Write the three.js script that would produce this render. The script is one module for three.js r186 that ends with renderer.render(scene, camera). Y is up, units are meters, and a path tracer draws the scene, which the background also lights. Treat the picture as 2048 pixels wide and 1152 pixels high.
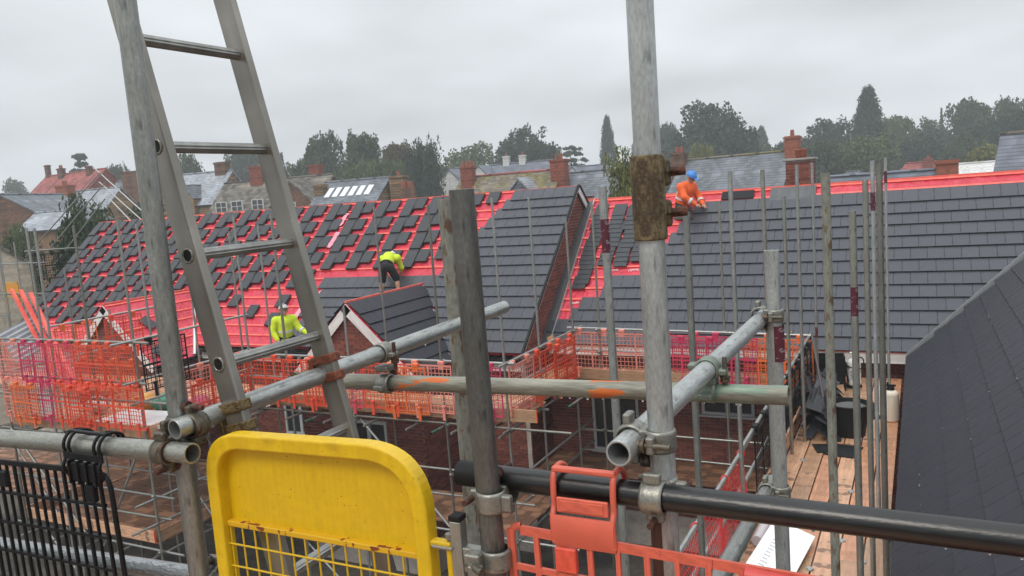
import * as THREE from 'three';
import { mergeGeometries } from 'three/addons/utils/BufferGeometryUtils.js';
import { RoundedBoxGeometry } from 'three/addons/geometries/RoundedBoxGeometry.js';
import { MarchingCubes } from 'three/addons/objects/MarchingCubes.js';

// ───────────────────────── camera, sky, sun, exposure ─────────────────────────
const CH = 8.2;                                   // eye height above the yard, metres
const scene = new THREE.Scene();
const camera = new THREE.PerspectiveCamera(40.18, 2048 / 1152, 0.05, 2500);
camera.position.set(0, CH, 0);
camera.rotation.order = 'YXZ';
camera.rotation.set(-6.865 * Math.PI / 180, 27.655 * Math.PI / 180, -4.283 * Math.PI / 180);
camera.updateMatrixWorld();
const renderer = new THREE.WebGLRenderer({ antialias: true });
renderer.setSize(1024, 576);
renderer.toneMapping = THREE.LinearToneMapping;
renderer.toneMappingExposure = 1.0;
renderer.shadowMap.enabled = true;

// seeded random and tileable value noise
let seedState = 12345;
function srand(s) { seedState = s >>> 0; }
function rnd() { seedState = (seedState + 0x6D2B79F5) >>> 0; let t = seedState; t = Math.imul(t ^ (t >>> 15), t | 1); t ^= t + Math.imul(t ^ (t >>> 7), t | 61); return ((t ^ (t >>> 14)) >>> 0) / 4294967296; }
const rr = (a, b) => a + (b - a) * rnd();
function hash(x, y, s) { let h = Math.imul(x, 374761393) + Math.imul(y, 668265263) + Math.imul(s, 2246822519); h = Math.imul(h ^ (h >>> 13), 1274126177); return ((h ^ (h >>> 16)) >>> 0) / 4294967296; }
function vnoise(x, y, p, s) {
  const xi = Math.floor(x), yi = Math.floor(y), fx = x - xi, fy = y - yi;
  const u = fx * fx * (3 - 2 * fx), v = fy * fy * (3 - 2 * fy), m = (a) => ((a % p) + p) % p;
  const a = hash(m(xi), m(yi), s), b = hash(m(xi + 1), m(yi), s), c = hash(m(xi), m(yi + 1), s), d = hash(m(xi + 1), m(yi + 1), s);
  return a + (b - a) * u + (c - a) * v + (a - b - c + d) * u * v;
}
function fbm(x, y, p, s, oct = 4) { let f = 0, a = 0.5, n = 0; for (let i = 0; i < oct; i++) { f += a * vnoise(x, y, p, s + i * 17); n += a; x *= 2; y *= 2; p *= 2; a *= 0.5; } return f / n; }
const clamp = (x, a = 0, b = 1) => Math.min(b, Math.max(a, x));
const smooth = (a, b, x) => { const t = clamp((x - a) / (b - a)); return t * t * (3 - 2 * t); };

// overcast sky: an even grey cloud deck with soft lumps, brighter towards the zenith as overcast skies are
{
  const W = 1024, H = 512, data = new Float32Array(W * H * 4);
  for (let j = 0; j < H; j++) for (let i = 0; i < W; i++) {
    const el = ((j + 0.5) / H - 0.5) * Math.PI, az = ((i + 0.5) / W - 0.5) * 2 * Math.PI;
    const h = Math.max(0, Math.sin(el));
    const dx = Math.cos(az) * Math.cos(el), dz = Math.sin(az) * Math.cos(el);
    const k = 1 / (h + 0.16), cx = dx * k * 1.1, cz = dz * k * 1.1;
    const n1 = fbm(cx + 40, cz + 40, 4096, 3, 5), n2 = fbm(cx * 2.6 + 90, cz * 2.6 + 10, 4096, 9, 4);
    const cl = (n1 - 0.5) * 0.44 + (n2 - 0.5) * 0.15;
    let L = 0.70 * (1 + 1.8 * h * h) * (1 + cl);
    L *= 1 + 0.24 * Math.exp(-h * 7);
    if (el < 0) L = 0.5;
    const o = (j * W + i) * 4;
    data[o] = L * 0.955; data[o + 1] = L * 1.005; data[o + 2] = L * 1.05; data[o + 3] = 1;
  }
  const t = new THREE.DataTexture(data, W, H, THREE.RGBAFormat, THREE.FloatType);
  t.mapping = THREE.EquirectangularReflectionMapping; t.magFilter = THREE.LinearFilter; t.minFilter = THREE.LinearFilter; t.needsUpdate = true;
  scene.background = t; scene.environment = t;
}
const sun = new THREE.DirectionalLight(0xfff6ea, 1.5);
sun.position.set(-14, CH + 40, 22); sun.target.position.set(-8, 4, -14);
sun.castShadow = true; sun.shadow.radius = 40; sun.shadow.mapSize.set(2048, 2048);
Object.assign(sun.shadow.camera, { left: -45, right: 45, top: 45, bottom: -45, near: 1, far: 140 });
scene.add(sun, sun.target);
scene.fog = new THREE.FogExp2(new THREE.Color().setRGB(0.60, 0.635, 0.65), 0.0015);

// ───────────────────────── textures and materials ─────────────────────────
function tex(w, h, fn, rep = [1, 1], srgb = true) {
  const d = new Uint8Array(w * h * 4);
  for (let j = 0; j < h; j++) for (let i = 0; i < w; i++) { const c = fn(i / w, j / h), o = (j * w + i) * 4; d[o] = clamp(c[0]) * 255; d[o + 1] = clamp(c[1]) * 255; d[o + 2] = clamp(c[2]) * 255; d[o + 3] = 255; }
  const t = new THREE.DataTexture(d, w, h, THREE.RGBAFormat); t.wrapS = t.wrapT = THREE.MirroredRepeatWrapping; t.magFilter = THREE.LinearFilter; t.minFilter = THREE.LinearMipmapLinearFilter; t.generateMipmaps = true;
  t.repeat.set(rep[0], rep[1]); if (srgb) t.colorSpace = THREE.SRGBColorSpace; t.needsUpdate = true; return t;
}
const mono = (v) => [v, v, v];
const lin = (r, g, b) => new THREE.Color().setRGB(r, g, b);
const S = (o) => new THREE.MeshStandardMaterial(o), P = (o) => new THREE.MeshPhysicalMaterial({ specularIntensity: 0.45, ...o });
const R2 = (t, x, y) => { const c = t.clone(); c.repeat.set(x, y); c.needsUpdate = true; return c; };

// galvanised steel: spangle, streaks along the tube (v runs along it), grime spots
const galvT = tex(256, 512, (u, v) => {
  const st = fbm(u * 10, v * 3, 10, 5, 4), sp = fbm(u * 48, v * 48, 48, 8, 3), gr = fbm(u * 14, v * 10, 14, 22, 4), lo = fbm(u * 3, v * 4, 3, 61, 3);
  let c = 0.66 + 0.11 * (st - 0.5) + 0.15 * (sp - 0.5) + 0.13 * (lo - 0.5);
  if (gr > 0.66) c -= (gr - 0.66) * 0.7;
  return [c * 1.0, c * 1.005, c * 0.995];
});
const galvR = tex(256, 512, (u, v) => mono(0.45 + 0.3 * (fbm(u * 8, v * 5, 8, 31, 4) - 0.4)), [1, 1], false);
const galvB = tex(256, 512, (u, v) => mono(fbm(u * 40, v * 40, 40, 77, 3)), [1, 1], false);
function galv(c, met = 0.72, rough = 0.85) { return S({ map: R2(galvT, 1, 1), roughnessMap: galvR, bumpMap: galvB, bumpScale: 0.0003, color: c, metalness: met, roughness: rough }); }
const M = {};
M.galvA = galv(lin(0.9, 0.92, 0.9)); M.galvB = galv(lin(0.68, 0.69, 0.66)); M.galvC = galv(lin(0.95, 0.98, 0.98), 0.5, 0.8);
M.galvD = galv(lin(0.58, 0.56, 0.50)); M.galvE = galv(lin(0.8, 0.79, 0.72)); M.galvF = galv(lin(0.36, 0.355, 0.34));
M.galvShine = S({ map: galvT, color: lin(0.95, 0.97, 1), metalness: 0.9, roughness: 0.28, bumpMap: galvB, bumpScale: 0.002 });
// weathered steel with rust-brown runs
const rustT = tex(256, 512, (u, v) => {
  const a = fbm(u * 7, v * 9, 7, 41, 5), b = fbm(u * 20, v * 18, 20, 42, 4), k = smooth(0.5, 0.7, a);
  const g = 0.56 + 0.2 * (b - 0.5); return [g * (1 - k) + k * (0.42 + 0.2 * (b - 0.5)), g * (1 - k) + k * 0.33, (g * 0.95) * (1 - k) + k * 0.26];
});
M.rustTube = S({ map: rustT, color: lin(0.8, 0.8, 0.76), metalness: 0.25, roughness: 0.62, bumpMap: galvB, bumpScale: 0.0006 });
const rustyT = tex(128, 128, (u, v) => { const a = fbm(u * 6, v * 6, 6, 51, 5), b = fbm(u * 24, v * 24, 24, 52, 3); return [0.30 + 0.28 * (a - 0.4) + 0.1 * (b - 0.5), 0.20 + 0.16 * (a - 0.4), 0.165 + 0.09 * (a - 0.4)]; });
M.rust = S({ map: rustyT, roughness: 0.8, metalness: 0.25, bumpMap: galvB, bumpScale: 0.001 });
M.rustBright = S({ map: rustyT, color: lin(2.1, 1.5, 1.2), roughness: 0.6, metalness: 0.3 });
const brassT = tex(256, 256, (u, v) => { const a = fbm(u * 12, v * 7, 12, 57, 5), b = fbm(u * 60, v * 30, 60, 58, 4), k = smooth(0.36, 0.68, a * 0.55 + b * 0.45); return [0.57 - 0.26 * k, 0.515 - 0.26 * k, 0.375 - 0.19 * k].map((c) => c + 0.12 * (b - 0.5)); });
M.sleeve = S({ map: brassT, color: lin(0.66, 0.64, 0.64), roughness: 0.62, metalness: 0.25, bumpMap: galvB, bumpScale: 0.0012 });
M.coupler = S({ map: galvT, color: lin(0.62, 0.6, 0.54), metalness: 0.7, roughness: 0.4, bumpMap: galvB, bumpScale: 0.0004 });
M.couplerDark = S({ map: rustT, color: lin(0.42, 0.38, 0.33), metalness: 0.5, roughness: 0.5 });
M.brass = S({ color: lin(0.42, 0.33, 0.15), metalness: 0.7, roughness: 0.35, map: galvT });
M.green = S({ color: lin(0.1, 0.32, 0.22), roughness: 0.6, map: galvT });
M.maroon = S({ map: tex(64, 128, (u, v) => { const a = fbm(u * 8, v * 14, 8, 71, 4); return a > 0.66 ? [0.5, 0.5, 0.5] : [0.31 + 0.1 * (a - 0.4), 0.09, 0.16]; }), roughness: 0.55 });
M.black = P({ color: lin(0.010, 0.010, 0.011), roughness: 0.55, bumpMap: galvB, bumpScale: 0.0008 });
M.blackPipe = S({ map: tex(256, 256, (u, v) => { const a = fbm(u * 6, v * 5, 6, 33, 5), b = fbm(u * 30, v * 8, 30, 34, 3); const c = 0.075 + 0.05 * (a - 0.4) + 0.03 * (b - 0.5); return [c, c, c * 1.03]; }), roughness: 0.3, roughnessMap: null, metalness: 0.0, bumpMap: galvB, bumpScale: 0.0003 });
// aluminium ladder, oxidised and dusty
M.alu = S({ map: tex(256, 512, (u, v) => { const a = fbm(u * 20, v * 3, 20, 15, 4), b = fbm(u * 4, v * 5, 4, 16, 5), c = 0.60 + 0.22 * (a - 0.5) + 0.26 * (b - 0.5); return [c * 1.01, c * 0.985, c * 0.93]; }), color: lin(0.62, 0.62, 0.62), metalness: 0.55, roughness: 0.5, roughnessMap: galvR });
M.aluRung = S({ map: galvT, color: lin(0.78, 0.77, 0.74), metalness: 0.75, roughness: 0.34 });
// yellow enamel with chips and rust specks
const yelT = tex(512, 512, (u, v) => {
  const a = fbm(u * 5, v * 5, 5, 81, 5), b = fbm(u * 40, v * 40, 40, 82, 3), ch = fbm(u * 18, v * 18, 18, 83, 3);
  let c = [0.81 + 0.07 * (a - 0.5), 0.665 + 0.08 * (a - 0.5), 0.05];
  if (a > 0.6) c = [c[0] - (a - 0.6) * 0.5, c[1] - (a - 0.6) * 0.5, c[2] + (a - 0.6) * 0.1];
  const st = fbm(u * 70, v * 4, 70, 84, 3), sp = fbm(u * 90, v * 90, 90, 85, 2); c = c.map((q) => q * (1 + 0.06 * (st - 0.5)) + 0.05 * (b - 0.5)); if (sp > 0.9) c = [0.4 + 0.1 * b, 0.26, 0.1]; return c;
});
M.yellowWorn = S({ map: tex(256, 256, (u, v) => { const a = fbm(u * 14, v * 14, 14, 87, 4), b = fbm(u * 50, v * 50, 50, 88, 2); return a * 0.7 + b * 0.3 > 0.66 ? [0.36 + 0.15 * b, 0.22, 0.09] : [0.79, 0.62, 0.06]; }), roughness: 0.55 });
M.yellow = S({ map: yelT, roughness: 0.42, bumpMap: galvB, bumpScale: 0.0006 });
const plast = (r, g, b, rough = 0.55) => S({ color: lin(r, g, b), roughness: rough, map: R2(plasT, 1, 1) });
const plasT = tex(256, 256, (u, v) => { const a = fbm(u * 5, v * 5, 5, 91, 5), b = fbm(u * 40, v * 40, 40, 92, 2), c = 0.94 + 0.2 * (a - 0.5) + 0.06 * (b - 0.5); return [c, c, c]; });
M.guards = [plast(0.80, 0.085, 0.035), plast(0.70, 0.06, 0.10), plast(0.80, 0.27, 0.21), plast(0.84, 0.17, 0.04), plast(0.58, 0.035, 0.11)];
M.guardNear = plast(0.66, 0.125, 0.075, 0.48);
M.guardBlack = P({ color: lin(0.010, 0.010, 0.011), roughness: 0.5, map: plasT });
M.netting = plast(0.8, 0.06, 0.06, 0.7);
// roof tiles: dark concrete slate, faint grain, wet
const tileT = tex(256, 256, (u, v) => { const a = fbm(u * 30, v * 5, 30, 101, 4), b = fbm(u * 5, v * 5, 5, 102, 4), c = fbm(u * 70, v * 70, 70, 103, 2); const q = 0.335 + 0.05 * (a - 0.5) + 0.06 * (b - 0.5) + 0.03 * (c - 0.5); return [q * 0.955, q * 0.985, q * 1.085]; }, [1.7, 1.7]);
const tileR = tex(128, 128, (u, v) => mono(0.52 + 0.5 * (fbm(u * 5, v * 4, 5, 104, 4) - 0.5)), [1.2, 1.2], false);
M.tiles = [0.93, 0.965, 1.0, 1.03].map((k) => S({ map: tileT, color: lin(k * 0.56, k * 0.56, k * 0.57), roughness: 0.95, roughnessMap: tileR, bumpMap: tileT, bumpScale: 0.001 }));
M.stackTiles = [0.25, 0.28, 0.31].map((k) => S({ map: tileT, color: lin(k, k * 1.02, k), roughness: 1, roughnessMap: tileR }));
M.wetTiles = [0.255, 0.265, 0.275].map((k) => P({ map: tileT, color: lin(k, k * 1.01, k * 1.14), roughness: 0.5, specularIntensity: 0.7, bumpMap: tileT, bumpScale: 0.001 }));
// red breather membrane with creases
const memT = tex(512, 512, (u, v) => { const a = fbm(u * 6, v * 8, 6, 111, 5), b = fbm(u * 26, v * 20, 26, 112, 3), k = 1 + 0.16 * (a - 0.5) + 0.1 * (b - 0.5); return [0.78 * k, 0.205 * k + 0.09 * (b - 0.5), 0.28 * k + 0.09 * (b - 0.5)]; }, [0.5, 0.5]);
const memB = tex(256, 256, (u, v) => mono(0.5 * fbm(u * 6 + 0.7 * fbm(v * 5, u * 5, 5, 113, 2), v * 9, 6, 114, 4) + 0.5 * Math.abs(fbm(u * 9, v * 11, 9, 115, 3) - 0.5) * 2), [0.8, 0.8], false);
M.membrane = S({ map: memT, bumpMap: memB, bumpScale: 0.04, roughness: 0.44 });
M.batten = S({ map: tex(256, 64, (u, v) => { const a = fbm(u * 8, v * 10, 8, 121, 4); return [0.93 + 0.1 * (a - 0.5), 0.42 + 0.16 * (a - 0.5), 0.37 + 0.14 * (a - 0.5)]; }), roughness: 0.6 });
// timber
function woodTex(s, base) { return tex(256, 512, (u, v) => { const w = fbm(u * 3, v * 1.0 * 3, 3, s, 3), g = fbm((u + 0.06 * w) * 40, v * 3, 40, s + 1, 3), st = fbm(u * 4, v * 6, 4, s + 2, 4), kn = fbm(u * 12, v * 10, 12, s + 3, 2); let k = 1 + 0.3 * (g - 0.5) + 0.26 * (st - 0.5); if (kn > 0.86) k *= 0.7; return base.map((c) => c * k); }); }
M.boards = [woodTex(131, [0.71, 0.55, 0.43]), woodTex(137, [0.77, 0.60, 0.48]), woodTex(143, [0.66, 0.52, 0.41]), woodTex(149, [0.75, 0.54, 0.41])].map((t) => S({ map: t, roughness: 0.55, roughnessMap: galvR, bumpMap: t, bumpScale: 0.0015 }));
const shadedMudT = (s) => tex(256, 512, (u, v) => { const w = fbm(u * 3, v * 3, 3, s, 3), g = fbm((u + 0.06 * w) * 40, v * 3, 40, s + 1, 3), md = smooth(0.4, 0.52, fbm(u * 5, v * 7, 5, s + 2, 5)), k = 1 + 0.3 * (g - 0.5), f = 0.85 + 0.3 * fbm(u * 40, v * 60, 40, s + 4, 2); return [0.58 * k * (1 - md) + 0.43 * md * f, 0.43 * k * (1 - md) + 0.31 * md * f, 0.33 * k * (1 - md) + 0.24 * md * f]; });  // mud patches on darker wood; shade under the upper decks painted into the colour
M.shadedMudBoards = [shadedMudT(151), shadedMudT(157), shadedMudT(163)].map((t) => S({ map: t, roughness: 0.6, bumpMap: t, bumpScale: 0.0015 }));  // lower-deck boards: painted-in shade plus mud
M.boardEnd = S({ color: lin(0.75, 0.12, 0.03), roughness: 0.7 });
M.orangePaint = S({ color: lin(0.78, 0.15, 0.03), roughness: 0.6, map: galvT });
// masonry
const brickG = tex(128, 128, (u, v) => { const a = fbm(u * 6, v * 6, 6, 171, 5), b = fbm(u * 40, v * 40, 40, 172, 2); return mono(0.86 + 0.3 * (a - 0.5) + 0.14 * (b - 0.5)); });
const brickM = (r, g, b) => S({ color: lin(r, g, b), map: brickG, roughness: 0.9, bumpMap: brickG, bumpScale: 0.003 });
M.bricks = [brickM(0.27, 0.082, 0.058), brickM(0.23, 0.066, 0.048), brickM(0.31, 0.1, 0.068), brickM(0.19, 0.058, 0.045)];
M.mortar = S({ color: lin(0.56, 0.5, 0.45), roughness: 1, map: brickG });
M.upvc = S({ color: lin(0.78, 0.78, 0.77), roughness: 0.35, map: plasT }); M.upvcGrey = S({ color: lin(0.42, 0.44, 0.46), roughness: 0.4 });
M.glass = S({ color: lin(0.02, 0.022, 0.025), roughness: 0.06, metalness: 0.0 });
M.lead = S({ color: lin(0.24, 0.25, 0.27), roughness: 0.5, metalness: 0.4, map: galvT });
M.metalStrip = S({ color: lin(0.6, 0.62, 0.64), roughness: 0.35, metalness: 0.8 });
M.terracotta = S({ color: lin(0.36, 0.11, 0.06), roughness: 0.85, map: brickG });
M.concrete = S({ color: lin(0.42, 0.4, 0.37), roughness: 0.95, map: brickG });

// ───────────────────────── scene bookkeeping ─────────────────────────
const used = {};
function numbered(n) { if (used[n] === undefined) { used[n] = 0; return n; } used[n]++; return n + '_' + String(used[n]).padStart(3, '0'); }
function shadow(m) { m.castShadow = m.receiveShadow = true; return m; }
function setLabel(o, label, category, group) { o.userData.label = label; o.userData.category = category; if (group) o.userData.group = group; return o; }
function thing(name, label, category, pos = [0, 0, 0], turn = 0, group) { const o = new THREE.Group(); o.name = numbered(name); o.position.set(...pos); o.rotation.y = turn; setLabel(o, label, category, group); scene.add(o); return o; }
function part(name, geo, mat, parent) { const m = shadow(new THREE.Mesh(geo, mat)); m.name = name; parent.add(m); return m; }
function solo(name, geo, mat, label, category, group) { const m = shadow(new THREE.Mesh(geo, mat)); m.name = numbered(name); setLabel(m, label, category, group); scene.add(m); return m; }
function structure(name, geo, mat) { const m = shadow(new THREE.Mesh(geo, mat)); m.name = name; m.userData.kind = 'structure'; scene.add(m); return m; }
function copyOf(o, pos, turn, label, group) { const c = o.clone(); c.name = numbered(o.name.replace(/_\d\d\d$/, '')); c.userData = { ...o.userData }; c.position.set(...pos); c.rotation.y = turn; if (label) c.userData.label = label; if (group) c.userData.group = group; scene.add(c); return c; }
const V = (x, y, z) => new THREE.Vector3(x, y, z);
const W = (x, y, z) => V(x, y + CH, z);            // y given relative to eye level

// ───────────────────────── geometry helpers ─────────────────────────
const norm3 = (g) => { for (const k of Object.keys(g.attributes)) if (!['position', 'normal', 'uv'].includes(k)) g.deleteAttribute(k); return g.index ? g.toNonIndexed() : g; };
const merge = (list) => mergeGeometries(list.map(norm3), false);
function cylUV(g, s = 1) { g = norm3(g); const p = g.attributes.position, uv = new Float32Array(p.count * 2); for (let i = 0; i < p.count; i += 3) { let a0; for (let k = 0; k < 3; k++) { let a = Math.atan2(p.getX(i + k), p.getZ(i + k)); if (k && a - a0 > 3) a -= 6.283; else if (k && a0 - a > 3) a += 6.283; if (!k) a0 = a; uv[2 * (i + k)] = a * 0.03 * s; uv[2 * (i + k) + 1] = p.getY(i + k) * s; } } g.setAttribute('uv', new THREE.BufferAttribute(uv, 2)); return g; }
function boxUV(g, s = 1) { // uv in metres from the dominant face axis
  g = norm3(g); const p = g.attributes.position, n = g.attributes.normal, uv = new Float32Array(p.count * 2);
  for (let i = 0; i < p.count; i++) { const ax = Math.abs(n.getX(i)), ay = Math.abs(n.getY(i)), az = Math.abs(n.getZ(i)); let a, b; if (ay >= ax && ay >= az) { a = p.getX(i); b = p.getZ(i); } else if (ax >= az) { a = p.getZ(i); b = p.getY(i); } else { a = p.getX(i); b = p.getY(i); } uv[2 * i] = a * s; uv[2 * i + 1] = b * s; }
  g.setAttribute('uv', new THREE.BufferAttribute(uv, 2)); return g;
}
function box(w, h, d, x = 0, y = 0, z = 0) { const g = new THREE.BoxGeometry(w, h, d); g.translate(x, y, z); return g; }
function rbox(w, h, d, r, x = 0, y = 0, z = 0, seg = 2) { const g = new RoundedBoxGeometry(w, h, d, seg, Math.min(r, w / 2.01, h / 2.01, d / 2.01)); g.translate(x, y, z); return g; }
function chamferBox(w, h, d, c) { // slab with chamfered upper edges, centred in x and z, resting on y = 0
  const x = w / 2, z = d / 2, X = x - c, Z = z - c, P = [], N = [];
  const quad = (a, b, e, f) => { P.push(...a, ...b, ...e, ...a, ...e, ...f); };
  const b = [[-x, 0, -z], [x, 0, -z], [x, 0, z], [-x, 0, z]], m = b.map((q) => [q[0], h - c, q[2]]), t = [[-X, h, -Z], [X, h, -Z], [X, h, Z], [-X, h, Z]];
  quad(t[0], t[3], t[2], t[1]); quad(b[0], b[1], b[2], b[3]);
  for (let i = 0; i < 4; i++) { const j = (i + 1) % 4; quad(b[i], m[i], m[j], b[j]); quad(m[i], t[i], t[j], m[j]); }
  const g = new THREE.BufferGeometry(); g.setAttribute('position', new THREE.Float32BufferAttribute(P, 3)); g.computeVertexNormals(); g.setAttribute('uv', new THREE.Float32BufferAttribute(new Float32Array(P.length / 3 * 2), 2)); return boxUV(g);
}
// tube geometry along +y from 0 to len, hollow when near enough for its open end to show
function tubeGeo(len, r = 0.02415, seg = 12, hollow = false) {
  let g;
  if (hollow) { const ri = r - 0.004, c = 0.0008; g = new THREE.LatheGeometry([[ri, len], [ri, 0], [r - c, 0], [r, c], [r, len - c], [r - c, len], [ri, len]].map((q) => new THREE.Vector2(...q)), seg); const pr = [len + len, len, 0, 0, len, len, len]; const n = 7; const uv = g.attributes.uv; for (let i = 0; i < uv.count; i++) { const k = i % n; uv.setXY(i, uv.getX(i), pr[k] / 0.45); } g = norm3(g); g.computeVertexNormals(); // flat rim, then smooth walls
    const p = g.attributes.position, nn = g.attributes.normal; for (let i = 0; i < p.count; i++) { const ny = nn.getY(i); if (Math.abs(ny) < 0.5) { const x = p.getX(i), z = p.getZ(i), q = Math.hypot(x, z), s = (x * nn.getX(i) + z * nn.getZ(i)) > 0 ? 1 : -1; nn.setXYZ(i, s * x / q, 0, s * z / q); } }
  } else { g = new THREE.CylinderGeometry(r, r, len, seg, 1, false); g.translate(0, len / 2, 0); const uv = g.attributes.uv, p = g.attributes.position, n = g.attributes.normal; for (let i = 0; i < uv.count; i++) if (Math.abs(n.getY(i)) < 0.5) uv.setXY(i, uv.getX(i), uv.getY(i) * len / 0.45); }
  return g;
}
const UP = V(0, 1, 0);
function aim(o, a, b) { o.quaternion.setFromUnitVectors(UP, b.clone().sub(a).normalize()); return o; }
function bar(a, b, r, seg = 6) { const g = new THREE.CylinderGeometry(r, r, a.distanceTo(b), seg); const m = new THREE.Matrix4().compose(a.clone().add(b).multiplyScalar(0.5), new THREE.Quaternion().setFromUnitVectors(UP, b.clone().sub(a).normalize()), V(1, 1, 1)); g.applyMatrix4(m); return g; }
function pathTube(pts, r, seg = 24, rad = 8, closed = false) { return new THREE.TubeGeometry(new THREE.CatmullRomCurve3(pts, closed), seg, r, rad, closed); }

const X1 = V(1, 0, 0), Y1 = V(0, 1, 0), Z1 = V(0, 0, 1);
// ───────────────────────── ground ─────────────────────────
const groundT = tex(512, 512, (u, v) => { const a = fbm(u * 6, v * 6, 6, 181, 6), b = fbm(u * 40, v * 40, 40, 182, 3), c = 0.34 + 0.2 * (a - 0.5) + 0.14 * (b - 0.5); return [c * 1.02, c * 0.96, c * 0.88]; }, [0.16, 0.16]);
{ const g = new THREE.PlaneGeometry(1600, 1600, 40, 40); g.rotateX(-Math.PI / 2); const uv = g.attributes.uv, p = g.attributes.position; for (let i = 0; i < p.count; i++) uv.setXY(i, p.getX(i), p.getZ(i)); structure('ground', g, S({ map: groundT, roughness: 0.95, bumpMap: groundT, bumpScale: 0.02 })); }

// ───────────────────────── the new brick houses ─────────────────────────
const PHI = 43 * Math.PI / 180, SP = Math.sin(PHI), CP = Math.cos(PHI), TP = Math.tan(PHI);
const lipped = (c) => merge([chamferBox(0.297, 0.022, 0.40, c), boxUV(box(0.03, 0.008, 0.39, 0.148, 0.004, 0))]), tileGeo = lipped(0.004), GA = 0.32;
const brickGeo = box(1, 0.065, 0.02);
function boardGeo(len, along = 'z', w = 0.216, h = 0.038) { const g = boxUV(rbox(w, h, len, 0.004)); if (along === 'x') g.rotateY(Math.PI / 2); return g; }
// brickwork in the plane spanned by axis (horizontal unit vector) and up, facing out; rows(y) gives the filled spans in metres along the axis
function brickwork(wall, orig, axis, out, y0, y1, rows, cap, prefer) {
  const list = [], rot = Math.atan2(-axis.z, axis.x);
  for (let k = 0, y = y0; y + 0.07 < y1; k++, y += 0.075) for (const [a, b] of rows(y + 0.035)) {
    let u = a - ((a + (k % 2) * 0.1125) % 0.225 + 0.225) % 0.225;
    for (; u < b; u += 0.225) { const s = Math.max(u + 0.005, a), e = Math.min(u + 0.22, b); if (e - s > 0.03) list.push([(s + e) / 2, y + 0.0375, e - s, hash(k, Math.round(u * 40), 5)]); }
  }
  if (prefer) list.sort((p, q) => prefer(q) - prefer(p));
  const rest = [[], [], [], []];
  list.forEach(([u, y, w, h], i) => {
    const p = orig.clone().addScaledVector(axis, u).addScaledVector(out, 0.004 + 0.004 * h); p.y = y + CH; p.sub(wall.userData.base);
    const m = Math.floor(h * 3.99);
    if (i < cap) { const b = part('brick', brickGeo, M.bricks[m], wall); b.position.copy(p); b.rotation.y = rot; b.scale.x = w; }
    else { const g = brickGeo.clone(); g.scale(w, 1, 1); g.rotateY(rot); g.translate(p.x, p.y, p.z); rest[m].push(g); }
  });
  rest.forEach((l, m) => { if (l.length) { const s = part('brick', merge(l), M.bricks[m], wall); s.userData.kind = 'stuff'; } });
}
function houseAt(x, z, label) { const h = thing('brick_house', label, 'house', [x, 0, z]); return h; }
const rel = (h, x, y, z) => V(x - h.position.x, y + CH, z - h.position.z);
function wallBox(h, x0, x1, y0, y1, z0, z1, mat = M.mortar) { const w = part('wall', boxUV(box(x1 - x0, y1 - y0, z1 - z0)), mat, h); const c = rel(h, (x0 + x1) / 2, (y0 + y1) / 2, (z0 + z1) / 2); w.position.copy(c); w.userData.base = c.clone().add(h.position); return w; }
function cleanBase(o) { o.traverse((q) => { delete q.userData.base; }); }
function windowIn(wall, x0, x1, y0, y1, z, panes = 2, sill = true) { // world coordinates, window facing +z
  const b = wall.userData.base, w = x1 - x0, hgt = y1 - y0, c = V((x0 + x1) / 2, (y0 + y1) / 2 + CH, z).sub(b), t = 0.06, gs = [box(w, t, 0.07, 0, hgt / 2 - t / 2, 0), box(w, t, 0.07, 0, -hgt / 2 + t / 2, 0), box(t, hgt - 2 * t, 0.07, -w / 2 + t / 2, 0, 0), box(t, hgt - 2 * t, 0.07, w / 2 - t / 2, 0, 0)];
  for (let k = 1; k < panes; k++) gs.push(box(0.09, hgt - 2 * t, 0.066, -w / 2 + w * k / panes, 0, 0));
  if (sill) gs.push(box(w + 0.1, 0.04, 0.14, 0, -hgt / 2 - 0.02, 0.03));
  const f = part('window', merge(gs), M.upvcGrey, wall); f.position.copy(c);
  for (let k = 0; k < panes; k++) part('pane', box(w / panes - 0.1, hgt - 0.12, 0.012, -w / 2 + w * (k + 0.5) / panes, 0, -0.015), M.glass, wall).position.copy(c);
}
function roofPart(h, name, x, y, z, yaw, geo, mat) { const r = part(name, geo, mat, h); r.position.copy(rel(h, x, y, z)); r.rotation.order = 'YXZ'; r.rotation.set(PHI, yaw, 0); return r; }
// underlay sheet: gentle sag between battens and creases
function membraneGeo(w, len, nx, nz) {
  const g = new THREE.PlaneGeometry(w, len, nx, nz); g.rotateX(-Math.PI / 2); g.translate(w / 2, 0, len / 2); const p = g.attributes.position, uv = g.attributes.uv;
  for (let i = 0; i < p.count; i++) { const x = p.getX(i), s = p.getZ(i); const sag = -0.012 * Math.pow(Math.sin(Math.PI * (s - 0.05) / GA), 2); p.setY(i, sag + 0.03 * (fbm(x * 1.9, s * 3.2, 4096, 7, 3) - 0.5)); uv.setXY(i, x, s); }
  g.computeVertexNormals(); return g;
}
const battenGeos = {};
function batten(roof, x0, x1, s, n = 0.016, along = 'x') { const L = Math.round((x1 - x0) * 20) / 20; if (L < 0.1) return; const k = L + along; battenGeos[k] = battenGeos[k] || boxUV(box(L, 0.027, 0.046), 1); const b = part('batten', battenGeos[k], M.batten, roof); b.position.set((x0 + x1) / 2, n, s); b.rotation.x = rr(-0.03, 0.03); b.rotation.y = rr(-0.002, 0.002); }
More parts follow.
